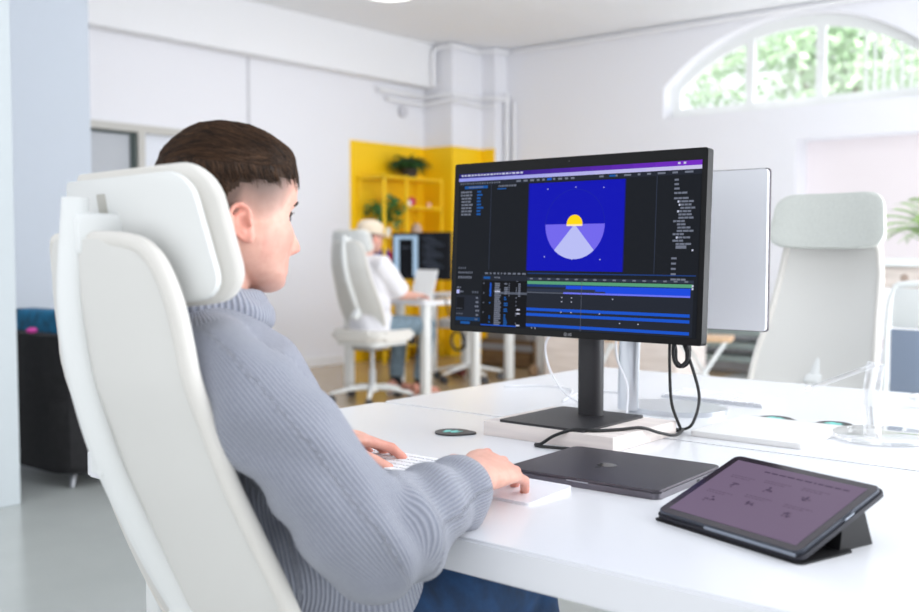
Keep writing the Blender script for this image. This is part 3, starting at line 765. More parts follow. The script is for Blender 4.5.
# clear acrylic stand
cs_ = thing('acrylic_stand', 'clear acrylic stand with a slanting arm on the far desk', 'stand', (-.645, 2.13, .73))
b = BM(); lathe(b, [(.090, .0005), (.098, .003), (.098, .009), (.092, .012), (.02, .012)], n=48); obj('base', b, CLEAR, cs_)
b = BM(); tube(b, smooth_path([(-.04, .07, .012), (-.045, .072, .06), (-.04, .072, .12), (-.035, .07, .145)], 5), [(.018, .006)]*16, 16, up=(1, .25, 0)); obj('post', b, CLEAR, cs_)
b = BM(); box(b, -.195, -.03, .05, .092, -.005, .005, bev=.003, M=Matrix.Translation((0, 0, .145)) @ Matrix.Translation((-.03, 0, 0)) @ Matrix.Rotation(R(-24), 4, 'Y') @ Matrix.Translation((.03, 0, 0))); obj('arm', b, CLEAR, cs_)
b = BM(); ball(b, (0, 0, 0), (.03, .022, .018), 20); o = tag(obj('glass_paperweight', b, CLEAR), 'small clear rounded glass piece on the far desk near the edge', 'glass'); o.location = (-.705, 2.6, .7485)

# cables
def cable(label, ctrl, r, m, n=8, name='cable'):
    b = BM(); tube(b, smooth_path(ctrl, n), r, 8); return tag(obj(name, b, m), label, 'cable')
ZT = .7335
cable('black cable hanging from the black monitor down across the desk to the laptop',
      [(-.955, 1.81, .95), (-.965, 1.83, .88), (-.975, 1.86, .80), (-.985, 1.92, .738), (-1.0, 1.93, ZT), (-1.04, 1.90, ZT+.001), (-1.06, 1.9, ZT+.001), (-1.03, 1.93, ZT), (-.99, 1.95, ZT+.002), (-.96, 1.93, .76), (-.915, 1.86, .82), (-.91, 1.82, .88), (-.93, 1.81, .94)], .0032, CABLE)
cable('black cable lying round the front of the monitor stand',
      [(-.985, 1.93, ZT+.004), (-.966, 1.86, ZT+.004), (-.968, 1.80, .750), (-.985, 1.755, .7645), (-1.01, 1.715, .7638), (-1.04, 1.672, .7638), (-1.075, 1.656, .7645), (-1.108, 1.636, .752), (-1.135, 1.628, ZT), (-1.14, 1.616, ZT), (-1.12, 1.607, ZT), (-1.05, 1.61, .736)], .0032, CABLE)
pth = []
for k in range(40):
    a = 2*math.pi*k/12; pth.append((-.935+.016*math.sin(a)+.0012*(k % 5), 1.815+.004*math.cos(a*1.3), .915+.032*math.cos(a)))
cable('coiled black cable bundle hanging behind the lower right of the black monitor', pth, .0034, CABLE, 3, 'cable_bundle')
cable('white cable looping from behind the black monitor onto the far desk left of the stand', [(-1.31, 2.06, .93), (-1.42, 2.07, .90), (-1.46, 2.12, .83), (-1.43, 2.14, .76), (-1.36, 2.12, ZT), (-1.33, 2.08, ZT)], .0025, WCABLE)
cable('white cable with a kink lying flat near the left edge of the far desk', [(-1.70, 2.26, ZT), (-1.62, 2.34, ZT), (-1.52, 2.32, ZT), (-1.45, 2.2, ZT), (-1.42, 2.13, ZT), (-1.44, 2.2, ZT+.001), (-1.47, 2.33, ZT), (-1.38, 2.36, ZT)], .0022, WCABLE)
cable('white cable running down in front of the silver stand neck', [(-1.235, 2.075, .93), (-1.225, 2.065, .86), (-1.20, 2.068, .80), (-1.195, 2.06, .745), (-1.19, 2.05, ZT)], .0025, WCABLE)

# ------------------------------------------------------------------ yellow shelving and what stands on it
sh = thing('shelving_unit', 'open yellow metal shelving unit against the yellow wall', 'shelf', (-7.10, 7.66, 0))
def SX(x): return x+7.10
def SY(y): return y-7.66
x0, x1, ya, ybm, yb = -7.29, -6.92, 7.24, 7.56, 8.10
for y in (ya, ybm, yb):
    for x in (x0, x1-.025):
        if y == ybm and x == x0: continue
        b = BM(); box(b, SX(x), SX(x+.025), SY(y), SY(y+.025), 0, 1.865, bev=.002); obj('post', b, YELM, sh, smooth=0)
levels = [(.16, ya, yb), (.92, ya, yb), (1.25, ya, yb), (1.56, ybm, yb), (1.85, ya, yb)]
for z, y0, y1 in levels:
    b = BM(); box(b, SX(x0), SX(x1), SY(y0), SY(y1+.025), z-.022, z, bev=.002); obj('shelf_board', b, YELM, sh, smooth=0)
LEAF = mat('dark green leaf', (44, 84, 30), .5, var=.3, vscale=20); LEAF2 = mat('mid green leaf', (62, 112, 48), .5, var=.25, vscale=20)
def frond_plant(name, label, loc, nf, L, droop, w_, pot, leaf, seed, h0=.1, potr=.07, poth=.1, cat='plant', leaflets=False, el=(.5, 1.35), xmin=-9):
    t = thing(name, label, cat, loc)
    b = BM(); lathe(b, [(potr*.75, 0), (potr, poth), (potr*.9, poth), (potr*.85, poth*.9)], n=20); obj('pot', b, pot, t)
    b = BM(); rn = random.Random(seed)
    for k in range(nf):
        a = rn.uniform(0, 6.283); l = L*rn.uniform(.6, 1.1); e = rn.uniform(*el); n = 8
        d = Vector((math.cos(a), math.sin(a), 0)); s = Vector((-d.y, d.x, 0)); p = Vector((0, 0, poth*.9))+d*rn.uniform(0, potr*.5)
        prev = None; ang = e
        ps = [p.copy()]
        for i in range(n):
            p = p+(d*math.cos(ang)+Vector((0, 0, math.sin(ang))))*l/n; ang -= droop*rn.uniform(.7, 1.3)/n; p.x = max(p.x, xmin); ps.append(p.copy())
        if leaflets:
            tube(b, ps, .0025, 4)
            for i in range(2, len(ps)):
                for sd in (-1, 1):
                    for jj in (0, .5):
                        q = ps[i-1].lerp(ps[i], jj); ll = w_*(1.1-.6*i/len(ps)); e1 = q+s*sd*ll+(ps[i]-ps[i-1])*1.2-Vector((0, 0, ll*.3)); m = q.lerp(e1, .5); wv = (ps[i]-ps[i-1]).normalized()*.006
                        b.faces.new([b.verts.new(v) for v in (q, m+wv, e1, m-wv)])
        else:
            prev = None
            for i, q in enumerate(ps):
                ww = w_*math.sin(math.pi*min(.98, (i+.6)/(n+1)))**.7; c = (b.verts.new(q-s*ww), b.verts.new(q+Vector((0, 0, -ww*.4))), b.verts.new(q+s*ww))
                if prev: b.faces.new((prev[0], prev[1], c[1], c[0])); b.faces.new((prev[1], prev[2], c[2], c[1]))
                prev = c
    obj('foliage', b, leaf, t, smooth=0)
    return t
frond_plant('potted_fern', 'bushy dark green arching plant on top of the yellow shelving', (-7.08, 7.78, 1.85), 170, .27, 2.3, .015, mat('dark pot', (60, 52, 44), .7), LEAF, 4, potr=.09, poth=.1, el=(.8, 1.57), xmin=-.16)
# trailing plant
pt_ = thing('trailing_plant', 'leafy trailing plant in a white pot on the middle yellow shelf', 'plant', (-7.08, 7.42, 1.25))
b = BM(); lathe(b, [(.05, 0), (.062, .09), (.055, .09), (.05, .08)], n=20); obj('pot', b, FRAMEW, pt_)
b = BM(); rn = random.Random(9)
for k in range(36):
    a = rn.uniform(0, 6.28); p = Vector((0, 0, .09)); hgt = rn.uniform(.05, .33); rad_ = rn.uniform(.04, .17)
    top = Vector((math.cos(a)*rad_*.8, math.sin(a)*rad_, .09+hgt)); end = top+Vector((math.cos(a)*.07, math.sin(a)*.09, -rn.uniform(0, .2)))
    ps = smooth_path([p, (p+top)/2+Vector((0, 0, .03)), top, end], 3); tube(b, ps, .002, 4)
    for q in ps[3:]:
        M = Matrix.Translation(q) @ Matrix.Rotation(rn.uniform(0, 6.28), 4, Vector((rn.gauss(0, 1), rn.gauss(0, 1), rn.gauss(0, 1))).normalized())
        s = rn.uniform(.026, .045); b.faces.new([b.verts.new(M @ Vector(v)) for v in ((-s, 0, 0), (-s*.3, -s*.6, 0), (s, 0, .004), (-s*.3, s*.6, 0))])
obj('foliage', b, LEAF2, pt_, smooth=0)
def small(name, label, cat, bm, m, loc, smooth=40):
    o = tag(obj(name, bm, m, smooth=smooth), label, cat); o.location = loc; return o
b = BM(); ball(b, (0, 0, .05), (.045, .045, .05), 16); ball(b, (.03, -.02, .02), (.02, .02, .02), 8)
small('figurine', 'round crimson ornament on the upper right yellow shelf', 'ornament', b, mat('crimson', (200, 16, 84), .4), (-7.0, 7.72, 1.56))
b = BM(); lathe(b, [(.02, 0), (.024, .03), (.015, .045)], n=12); small('small_cup', 'tiny pinkish cup right of the crimson ornament', 'cup', b, mat('pale pink', (236, 190, 180), .5), (-6.98, 7.97, 1.56))
b = BM(); lathe(b, [(.02, 0), (.026, .05), (.018, .06)], n=12); small('small_cup', 'tiny white cup left of the crimson ornament', 'cup', b, FRAMEW, (-6.96, 7.64, 1.56))
b = BM(); lathe(b, [(.055, 0), (.06, .06), (.05, .1), (.03, .14), (.01, .145)], n=18); small('stone_vase', 'greyish pink rounded vase on the middle yellow shelf', 'vase', b, mat('stone pink', (200, 176, 160), .7), (-7.02, 7.82, 1.25))
for i, (c, n_, hh, th_) in enumerate([((38, 42, 150), 'dark blue', .21, .035), ((190, 30, 50), 'red', .19, .03), ((90, 30, 120), 'purple', .17, .03)]):
    b = BM(); y = 7.30+i*.045; box(b, -.1, .1, 0, th_, 0, hh, bev=.003)
    small('book', f'{n_} book standing on the lower yellow shelf behind the person in the cap', 'book', b, mat('cover '+n_, c, .6), (-7.05, y, .92), 0)
for i, (c, n_, hh, yy) in enumerate([((30, 78, 66), 'dark green', .10, 7.32), ((228, 212, 190), 'cream', .12, 7.42), ((60, 60, 66), 'dark grey', .09, 7.62)]):
    b = BM(); box(b, -.12, .12, 0, .09, 0, hh, bev=.003); small('storage_box', f'{n_} box on the lowest yellow shelf near the floor', 'box', b, mat('box '+n_, c, .6), (-7.04, yy, .16), 0)

# ------------------------------------------------------------------ background desk things
bm_ = thing('monitor', 'black background monitor with pale windows, in front of the person in the cap', 'monitor', (-5.48, 6.16, .73))
b = BM(); box(b, -.31, .31, -.012, .02, .15, .53, bev=.004); obj('bezel', b, BLACKP, bm_, smooth=0)
BS = Screen(.6, .36); BS.rect(0, 0, 1, 1, E_('bg dark', (24, 26, 30), 1), 0)
pw = E_('bg pale window', (168, 196, 222), 1); rnd = random.Random(2)
BS.rect(.02, .04, .46, .96, pw, 1); BS.rect(.12, .12, .37, .96, E_('bg editor', (16, 18, 22), 1), 2)
BS.words(.15, .3, .34, .02, dim, 3, rnd, .02, .05, .01)
for i in range(14): BS.words(.55+.03*(i % 3), .08+.06*i, .75+.06*(i % 4), .015, E_('bg code', (88, 98, 116), 1), 1, rnd, .02, .06, .015)
o = obj('screen', BS.bm, BS.mats, bm_, smooth=0); o.location = (0, -.0125, .34)
b = BM(); tube(b, [(.04, .04, 0), (.04, .04, .3)], .022, 12); obj('pole', b, BLACKM, bm_); b = BM(); box(b, -.08, .16, -.06, .12, 0, .008, bev=.003); obj('base_plate', b, BLACKM, bm_)
b = BM(); box(b, -.11, .11, -.006, .006, 0, .24, bev=.004, M=Matrix.Translation((0, 0, .002)) @ Matrix.Rotation(R(-18), 4, 'X')); box(b, -.05, .05, 0, .09, 0, .012, bev=.002)
small('tablet_on_stand', 'white tablet leaning on a stand in front of the background monitor', 'tablet', b, FRAMEW, (-5.32, 5.98, .731), 0)
b = BM(); box(b, -.16, .16, -.06, .06, 0, .012, bev=.003); small('keyboard', 'white keyboard on the background desk by the person in the cap', 'keyboard', b, FRAMEW, (-5.30, 5.86, .73), 0)
b = BM()
pts = [(.06*math.cos(2*math.pi*k/16)*(1+.1*(k//16)), .01*k/16, .075*math.sin(2*math.pi*k/16)) for k in range(48)]
tube(b, pts, .008, 6); tube(b, [(0, 0, .07), (-.03, -.05, .2), (-.03, -.1, .33)], .006, 6)
small('cable_bundle', 'coil of black cable hanging under the right end of the background desk', 'cable', b, CABLE, (-4.99, 6.02, .42))

# stool-like chair tucked behind background desk
wc = thing('swivel_stool', 'pale grey low swivel chair on castors behind the background desk', 'chair', (-5.50, 6.78, 0), R(20))
b = BM(); prism(b, rrect(-.22, .22, -.2, .2, .08, 6), lambda p: (p[0], p[1], .46), lambda p: (p[0], p[1], .53)); obj('seat', b, mat('light grey seat', (186, 184, 182), .7), wc)
b = BM(); tube(b, [(0, 0, .1), (0, 0, .46)], .022, 12); obj('gas_lift', b, FRAMEW, wc)
b = BM()
for k in range(5):
    a = R(72*k+30); d = Vector((math.cos(a), math.sin(a), 0)); tube(b, [d*.01+Vector((0, 0, .13)), d*.3+Vector((0, 0, .075))], [(.02, .02), (.012, .015)], 8)
obj('base', b, FRAMEW, wc)
for k in range(5):
    a = R(72*k+30); d = Vector((math.cos(a), math.sin(a), 0)); s = Vector((-d.y, d.x, 0)); c = d*.29+Vector((0, 0, .03))
    b = BM(); tube(b, [c-s*.025, c+s*.025], .03, 12); tube(b, [c, c+Vector((0, 0, .045))], .01, 6); obj('caster', b, mat('dark caster plastic', (70, 70, 74), .5), wc)
# shoes lying under the desks
def shoe_bm(sc=1, M=None):
    b = BM(); tube(b, [(0, -.10, .05), (0, -.06, .052), (0, 0, .045), (0, .07, .034), (0, .12, .028), (0, .145, .024)], [(.045, .03), (.05, .036), (.042, .04), (.032, .045), (.024, .04), (.012, .02)], 14, up=(0, 0, 1), M=M); return b
for i, (x, y, rz, m_, nm) in enumerate([(-5.28, 7.45, 40, mat('beige suede', (190, 160, 130), .8), 'beige'), (-5.75, 6.95, 70, mat('maroon cloth', (110, 48, 44), .8), 'maroon')]):
    o = tag(obj('shoe', shoe_bm(), m_), f'{nm} shoe lying on the floor under the background desks', 'shoe'); o.location = (x, y, 0.0); o.rotation_euler[2] = R(rz)

# low pale cupboard and clutter seen under the black monitor
cp = thing('low_cupboard', 'pale pinkish wooden cupboard seen under the black monitor', 'cupboard', (-4.33, 7.4, 0))
b = BM(); box(b, -.62, .62, -.25, .25, .0, .86, bev=.004); obj('carcass', b, PINE, cp, smooth=0)
for x in (-.60, .01):
    b = BM(); box(b, x, x+.59, -.265, -.2505, .04, .82, bev=.003); d_ = obj('door', b, PINE, cp, smooth=0)
    b = BM(); box(b, x+(.54 if x < 0 else .03), x+(.56 if x < 0 else .05), -.28, -.265, .4, .52, bev=.002); obj('handle', b, ALU, d_, smooth=0)
sk = thing('open_crate', 'brown wooden crate with grey clutter on the floor left of the pale cupboard', 'crate', (-5.85, 8.0, 0))
CR = grain_mat('brown crate wood', (120, 92, 62), (150, 118, 80), (4, 30, 30), .7)
b = BM(); box(b, -.3, .3, -.2, -.185, 0, .26); box(b, -.3, .3, .185, .2, 0, .26); box(b, -.3, -.285, -.2, .2, 0, .26); box(b, .285, .3, -.2, .2, 0, .26); box(b, -.3, .3, -.2, .2, 0, .015); obj('crate_body', b, CR, sk, smooth=0)
b = BM(); box(b, -.31, .31, -.21, -.2, .16, .22); obj('slat', b, mat('grey board', (170, 172, 178), .6), sk, smooth=0)
b = BM(); box(b, -.27, .2, -.16, .16, .016, .4, bev=.01); small('storage_box', 'grey box standing in the brown crate', 'box', b, mat('mid grey board', (150, 146, 142), .7), (-5.85, 8.0, 0), 0)

# folding stools with crossed white legs beyond the desk
def stool(loc, rz, label):
    t = thing('folding_stool', label, 'stool', loc, rz, 'white-legged wooden stools beyond the desk')
    b = BM(); prism(b, rrect(-.19, .19, -.15, .15, .03, 4), lambda p: (p[0], p[1], .52), lambda p: (p[0], p[1], .545)); obj('seat', b, OAK, t, smooth=30)
    for y in (-.12, .12):
        for s_ in (-1, 1):
            b = BM(); tube(b, [(s_*.17, y+.012*s_, .012), (-s_*.15, y+.012*s_, .52)], .012, 10); obj('leg', b, FRAMEW, t)
    b = BM(); tube(b, [(.05, -.12, .19), (.05, .12, .19)], .008, 8); tube(b, [(-.06, -.12, .22), (-.06, .12, .22)], .008, 8); obj('stretcher', b, FRAMEW, t)
    return t
stool((-3.05, 6.25, 0), R(20), 'wooden stool with crossed white legs, between the white monitor back and the empty chair')
stool((-3.55, 5.9, 0), R(-15), 'wooden stool with crossed white legs, mostly hidden behind the white monitor back')
hr = thing('heating_bench', 'low dark slatted unit against the far wall behind the stools', 'bench', (-4.4, 8.72, 0))
b = BM()
for z in (.12, .24, .36): box(b, -1.0, 1.0, -.15, .15, z, z+.05)
obj('slat', b, mat('dark green slats', (140, 152, 150), .6), hr, smooth=0)
for x in (-1, .97):
    b = BM(); box(b, x, x+.03, -.16, .16, 0, .45); obj('side_panel', b, FRAMEW, hr, smooth=0)

# right edge: folding chair, wooden shelf with palm
fc = thing('folding_chair', 'white metal folding chair with rounded back at the right edge', 'chair', (-1.01, 3.98, 0), R(172))
b = BM(); fr = [(-.2, 0, .52), (-.2, -.02, .84), (-.185, -.03, .95), (-.14, -.035, .985), (.14, -.035, .985), (.185, -.03, .95), (.2, -.02, .84), (.2, 0, .52)]
tube(b, smooth_path([(-.2, .16, .0), (-.2, .04, .42)]+fr+[(.2, .04, .42), (.2, .16, 0)], 4), .013, 12); obj('frame', b, FRAMEW, fc)
b = BM(); box(b, -.187, .187, -.035, -.02, .82, .97, bev=.006, seg=2); obj('backrest', b, FRAMEW, fc)
b = BM(); box(b, -.185, .185, -.02, -.01, .56, .815, bev=.004); obj('back_panel', b, mat('slate blue cloth', (138, 150, 170), .9), fc)
b = BM(); box(b, -.19, .19, -.36, .02, .44, .465, bev=.01); obj('seat', b, OAK, fc)
for s_ in (-1, 1):
    b = BM(); tube(b, [(s_*.2, -.36, 0), (s_*.2, .06, .5)], .012, 10); obj('leg', b, FRAMEW, fc)
    b = BM(); ball(b, (s_*.2, -.022, .75), .006, 8); ball(b, (s_*.2, -.03, .88), .006, 8); obj('rivet', b, mat('rivet grey', (120, 124, 130), .4), fc)
ws = thing('wooden_shelf', 'whitewashed wooden plank shelf on posts at the right edge under the palm', 'shelf', (-.85, 5.35, 0))
KW = grain_mat('knotty grey wood', (196, 184, 176), (222, 210, 202), (4, 40, 40), .7)
b = BM(); box(b, -.75, .9, -.22, .22, 1.035, 1.075, bev=.004); obj('shelf_board', b, FRAMEW, ws, smooth=0)
b = BM(); box(b, -.75, .9, -.2, .2, .93, 1.033, bev=.003)
ob = obj('beam', b, KW, ws, smooth=0)
b = BM(); lathe(b, [(.001, 0), (.018, .001), (.020, 0.0)], n=14, M=Matrix.Translation((-.62, -.2, .98)) @ Matrix.Rotation(R(90), 4, 'X')); obj('knot', b, mat('wood knot', (170, 150, 138), .8), ob)
for x in (-.5, .8):
    for y in (-.16, .16):
        b = BM(); box(b, x, x+.05, y-.025, y+.025, 0, .928); obj('leg', b, OAK, ws, smooth=0)
frond_plant('potted_palm', 'feathery green palm in a terracotta pot on the wooden shelf at right', (-1.36, 5.36, 1.075), 26, .44, 1.5, .06, mat('terracotta', (206, 150, 120), .8), mat('fresh green leaf', (128, 164, 84), .5, var=.2, vscale=20), 6, potr=.06, poth=.09, leaflets=True)
frond_plant('potted_plant', 'short upright grassy plant beside the palm on the wooden shelf', (-1.36, 5.22, 1.075), 24, .2, .5, .008, mat('white ceramic', (230, 226, 220), .4), mat('bright green blade', (110, 160, 60), .5), 8, potr=.05, poth=.05)

# left edge: black tub chair with teal cushion
ac = thing('tub_armchair', 'black upholstered tub armchair on short legs behind the near white pillar', 'armchair', (-4.75, 2.83, 0), R(0))
b = BM(); prism(b, rrect(-.42, .42, -.42, .42, .14, 8), lambda p: (p[0]*.93, p[1]*.93, .07), lambda p: (p[0], p[1], .42)); obj('seat', b, DARKF, ac)
out = []
b = BM()
ringo = [(-.44, .42)]+[(-.44, -.28), (-.40, -.38), (-.28, -.44), (.28, -.44), (.40, -.38), (.44, -.28)]+[(.44, .42), (.34, .42), (.34, -.24), (.28, -.33), (-.28, -.33), (-.34, -.24), (-.34, .42)]
prism(b, ringo, lambda p: (p[0]*.95, p[1]*.95, .1), lambda p: (p[0], p[1], .72))
bmesh.ops.bevel(b, geom=[e for e in b.edges if e.calc_face_angle(0) > R(60)], offset=.03, segments=3, affect='EDGES'); obj('backrest', b, DARKF, ac)
for sx in (-1, 1):
    for sy in (-1, 1):
        b = BM(); tube(b, [(sx*.3, sy*.3, .08), (sx*.33, sy*.33, .0)], [.016, .012], 10); obj('leg', b, mat('metal foot', (150, 152, 156), .3, metal=.8), ac)
b = BM(); box(b, -.29, .29, -.075, .075, 0, .40, bev=.03, seg=4)
o = small('teal_cushion', 'deep teal cushion showing above the black armchair', 'cushion', b, TEAL, (-4.75, 2.60, .42), 60)
b = BM(); ball(b, (0, 0, .015), (.013, .03, .015), 10); small('pink_toy', 'small pink object on top of the black armchair by the teal cushion', 'toy', b, mat('magenta', (196, 60, 150), .6), (-4.62, 2.425, .72))

# ------------------------------------------------------------------ people
def skin_mat():
    m = bpy.data.materials.new('skin'); m.use_nodes = True; nt = m.node_tree; b = nt.nodes['Principled BSDF']
    b.inputs['Roughness'].default_value = .5; b.inputs['Subsurface Weight'].default_value = .12
    b.inputs['Subsurface Radius'].default_value = (.9, .35, .2); b.inputs['Subsurface Scale'].default_value = .006
    def A(n):
        a = nt.nodes.new('ShaderNodeAttribute'); a.attribute_name = n; return a
    tc = nt.nodes.new('ShaderNodeTexCoord'); n = nt.nodes.new('ShaderNodeTexNoise'); n.inputs['Scale'].default_value = 60; n.inputs['Detail'].default_value = 5
    nt.links.new(tc.outputs['Object'], n.inputs['Vector'])
    r = nt.nodes.new('ShaderNodeValToRGB'); r.color_ramp.elements[0].position = .3; r.color_ramp.elements[1].position = .7
    r.color_ramp.elements[0].color = lin((216, 162, 143)); r.color_ramp.elements[1].color = lin((230, 180, 162)); nt.links.new(n.outputs['Fac'], r.inputs['Fac'])
    def mix(src, fac, col):
        x = nt.nodes.new('ShaderNodeMix'); x.data_type = 'RGBA'; nt.links.new(fac, x.inputs[0]); nt.links.new(src, x.inputs[6]); x.inputs[7].default_value = lin(col); return x.outputs[2]
    c = mix(r.outputs[0], A('pink').outputs['Fac'], (222, 120, 104))
    c = mix(c, A('lip').outputs['Fac'], (196, 112, 104))
    c = mix(c, A('beard').outputs['Fac'], (150, 118, 110))
    c = mix(c, A('fade').outputs['Fac'], (66, 50, 42))
    nt.links.new(c, b.inputs['Base Color'])
    bp = nt.nodes.new('ShaderNodeBump'); bp.inputs['Strength'].default_value = .15; bp.inputs['Distance'].default_value = .001
    n2 = nt.nodes.new('ShaderNodeTexNoise'); n2.inputs['Scale'].default_value = 500; nt.links.new(tc.outputs['Object'], n2.inputs['Vector'])
    nt.links.new(n2.outputs['Fac'], bp.inputs['Height']); nt.links.new(bp.outputs['Normal'], b.inputs['Normal'])
    return m
SKIN = skin_mat()
HK = [(-.120, .073, .045, .013), (-.116, .082, .033, .025), (-.108, .089, .016, .037), (-.098, .092, .000, .047), (-.085, .091, -.018, .055), (-.07, .089, -.038, .060),
      (-.05, .090, -.062, .066), (-.03, .092, -.078, .070), (0, .090, -.086, .073), (.02, .094, -.090, .073), (.04, .097, -.092, .073), (.06, .094, -.088, .071),
      (.078, .083, -.080, .065), (.090, .068, -.068, .056), (.101, .046, -.052, .042), (.109, .022, -.038, .026), (.1115, .004, -.020, .010)]
hz = [k[0] for k in HK]
def HF(z): return [float(np.interp(z, hz, [k[i] for k in HK])) for i in (1, 2, 3)]
def G(x, s): return math.exp(-(x/s)**2)
NOSE = [(.022, 0), (.010, .001), (.0, .004), (-.012, .010), (-.024, .017), (-.034, .023), (-.041, .026), (-.047, .022), (-.052, .012), (-.057, .002), (-.07, 0)]
nz_ = sorted(NOSE)
def head_pt(a, z):
    """a: angle from +x counter-clockwise seen from above (90 = face)"""
    yf, yb, w_ = HF(z); yc = (yf+yb)/2 if z < -.05 else .0*1+ (yf+yb)/2
    ca, sa = math.cos(a), math.sin(a)
    if sa >= 0:
        e = 2.3; ry = yf-yc
    else:
        e = 2.0+.2; ry = yc-yb
    k = (abs(ca)**e+abs(sa)**e)**(-1/e)
    x = w_*ca*k; y = yc+ry*sa*k
    if sa > 0:
        ax = abs(x)
        A = float(np.interp(z, [q[0] for q in nz_], [q[1] for q in nz_]))
        sg = float(np.interp(z, [-.055, -.045, -.03, 0, .02], [.013, .0135, .011, .007, .010]))
        y += A*G(x, sg)
        y += .006*G(z+.046, .007)*G(ax-.012, .006)      # nostril wings
        y -= .013*G(ax-.031, .016)*G(z-.001, .012)      # eye sockets
        y += .004*G(ax-.028, .022)*G(z-.019, .007)      # brow
        y += .003*G(ax-.045, .018)*G(z+.022, .016)      # cheek bone
        y += .005*G(x, .02)*G(z+.071, .0045)+.005*G(x, .018)*G(z+.083, .005)-.003*G(x, .022)*G(z+.077, .0025)
        y -= .005*G(x, .03)*G(z+.092, .006)             # under lip
        y += .005*G(x, .02)*G(z+.107, .010)             # chin
        y -= .004*G(ax-.05, .02)*G(z+.065, .02)
        y -= .006*G(z+.11, .03)
    return Vector((x, y, z if z > -.04 else -.04+(z+.04)*.80))
def add_head(bm, T, nseg=96, nz=90):
    rings = []
    zs = [-.1195+(.1113+.1195)*.5*(1-math.cos(math.pi*i/(nz-1))) for i in range(nz)]
    for z in zs: rings.append([bm.verts.new(T @ head_pt(2*math.pi*k/nseg, z)) for k in range(nseg)])
    for i in range(nz-1):
        for k in range(nseg):
            k2 = (k+1) % nseg; bm.faces.new((rings[i][k], rings[i][k2], rings[i+1][k2], rings[i+1][k]))
    bm.faces.new(list(reversed(rings[0]))); bm.faces.new(rings[-1])
    for s in (-1, 1):       # ears
        E0 = T @ Matrix.Translation((s*.0735, -.012, -.014)) @ Matrix.Rotation(R(-s*24), 4, 'Z') @ Matrix.Rotation(R(12), 4, 'X') @ Matrix.Scale(.9, 4)
        # helix rim (local: y forward, z up, x outward*s)
        hel = smooth_path([(s*.001, .014, .004), (s*.004, .011, .018), (s*.009, .002, .027), (s*.013, -.010, .024), (s*.015, -.017, .010), (s*.013, -.015, -.006), (s*.009, -.008, -.018), (s*.005, .002, -.027), (s*.002, .009, -.027), (s*.0, .012, -.018)], 4)
        tube(bm, hel, .0036, 8, M=E0)
        outl = [(.013, .0), (.011, .017), (.002, .026), (-.010, .023), (-.017, .009), (-.015, -.006), (-.008, -.018), (.002, -.028), (.009, -.027), (.012, -.014)]
        prism(bm, outl, lambda p: E0 @ Vector((s*(-.006), p[0], p[1])), lambda p: E0 @ Vector((s*(.005+.003*(-p[0]/.017)), p[0]*.93, p[1]*.93)))
        tube(bm, [(s*.006, .012, -.006), (s*.007, .010, .002), (s*.004, .011, .008)], .0035, 8, M=E0)   # tragus
        ball(bm, (s*.006, .005, -.024), (.004, .007, .007), 10, M=E0)
        tube(bm, smooth_path([(s*.006, .004, .014), (s*.010, -.007, .010), (s*.010, -.008, -.004), (s*.008, .002, -.013)], 3), .0026, 6, M=E0)
def finger(bm, M, base, L, rads, yaw, curls):
    d = Vector((math.sin(yaw), math.cos(yaw), 0)); p = Vector(base); ps = [p-d*.028, p.copy()]; pit = 0
    rr = [rads[0]*1.12, rads[0]*1.08]
    for i in range(3):
        pit -= curls[i]
        v = Vector((d.x*math.cos(pit), d.y*math.cos(pit), math.sin(pit)))
        ps.append(p+v*L[i]*.5); rr.append(rads[i]*.95)
        p = p+v*L[i]; ps.append(p.copy()); rr.append(rads[i+1]*1.05 if i < 2 else rads[3]*.9)
    v = (ps[-1]-ps[-2]).normalized(); ps.append(ps[-1]+v*rads[3]*.7); rr.append(rads[3]*.45)
    tube(bm, ps, rr, 10, up=(0, 0, 1) if curls[0]+curls[1]+curls[2] < 1.2 else None, M=M)
    return ps[-1], v
def add_hand(bm, M, side, curl, spread=1.0, thumb=(.35, .3, .3)):
    """local: fingers +y, back of hand +z, side=+1 right hand (thumb at -x), wrist at origin"""
    s = side
    tube(bm, [(0, -.03, 0), (0, 0, 0), (-s*.001, .02, .001), (-s*.002, .05, .002), (-s*.001, .075, .001), (0, .088, -.001)], [(.021, .027), (.019, .028), (.017, .034), (.015, .040), (.013, .041), (.009, .036)], 16, up=(0, 0, 1), M=M)
    ball(bm, (-s*.022, .032, -.006), (.018, .03, .015), 12, M=M)
    fl = [(-.030, .085, .040, .024, .021, .0086), (-.010, .091, .045, .028, .022, .0089), (.011, .087, .042, .026, .021, .0085), (.030, .076, .033, .020, .018, .0076)]
    for i, (x, y, a, b_, c, r) in enumerate(fl):
        cu_ = curl[i] if isinstance(curl[0], (list, tuple)) else curl
        finger(bm, M, (s*x, y-.005, .0), (a, b_, c), (r, r*.95, r*.9, r*.82), s*R((-7, -2, 3, 9)[i])*spread, cu_)
    # thumb
    p0 = Vector((-s*.024, .02, -.006)); ps = [p0]; dirs = Vector((-s*.62, .72, -.25)).normalized()
    for L_, t_ in zip((.042, .032, .026), thumb):
        ps.append(ps[-1]+dirs*L_); dirs = (dirs+Vector((s*t_*.5, t_*.4, -t_*.25))).normalized()
    tube(bm, ps+[ps[-1]+dirs*.008], [.0135, .0115, .0105, .009, .0045], 10, M=M)
def basis(o_, y, z):
    y = Vector(y).normalized(); z = Vector(z); z = (z-y*z.dot(y)).normalized(); x = y.cross(z)
    M = Matrix((x, y, z)).transposed().to_4x4(); M.translation = Vector(o_); return M

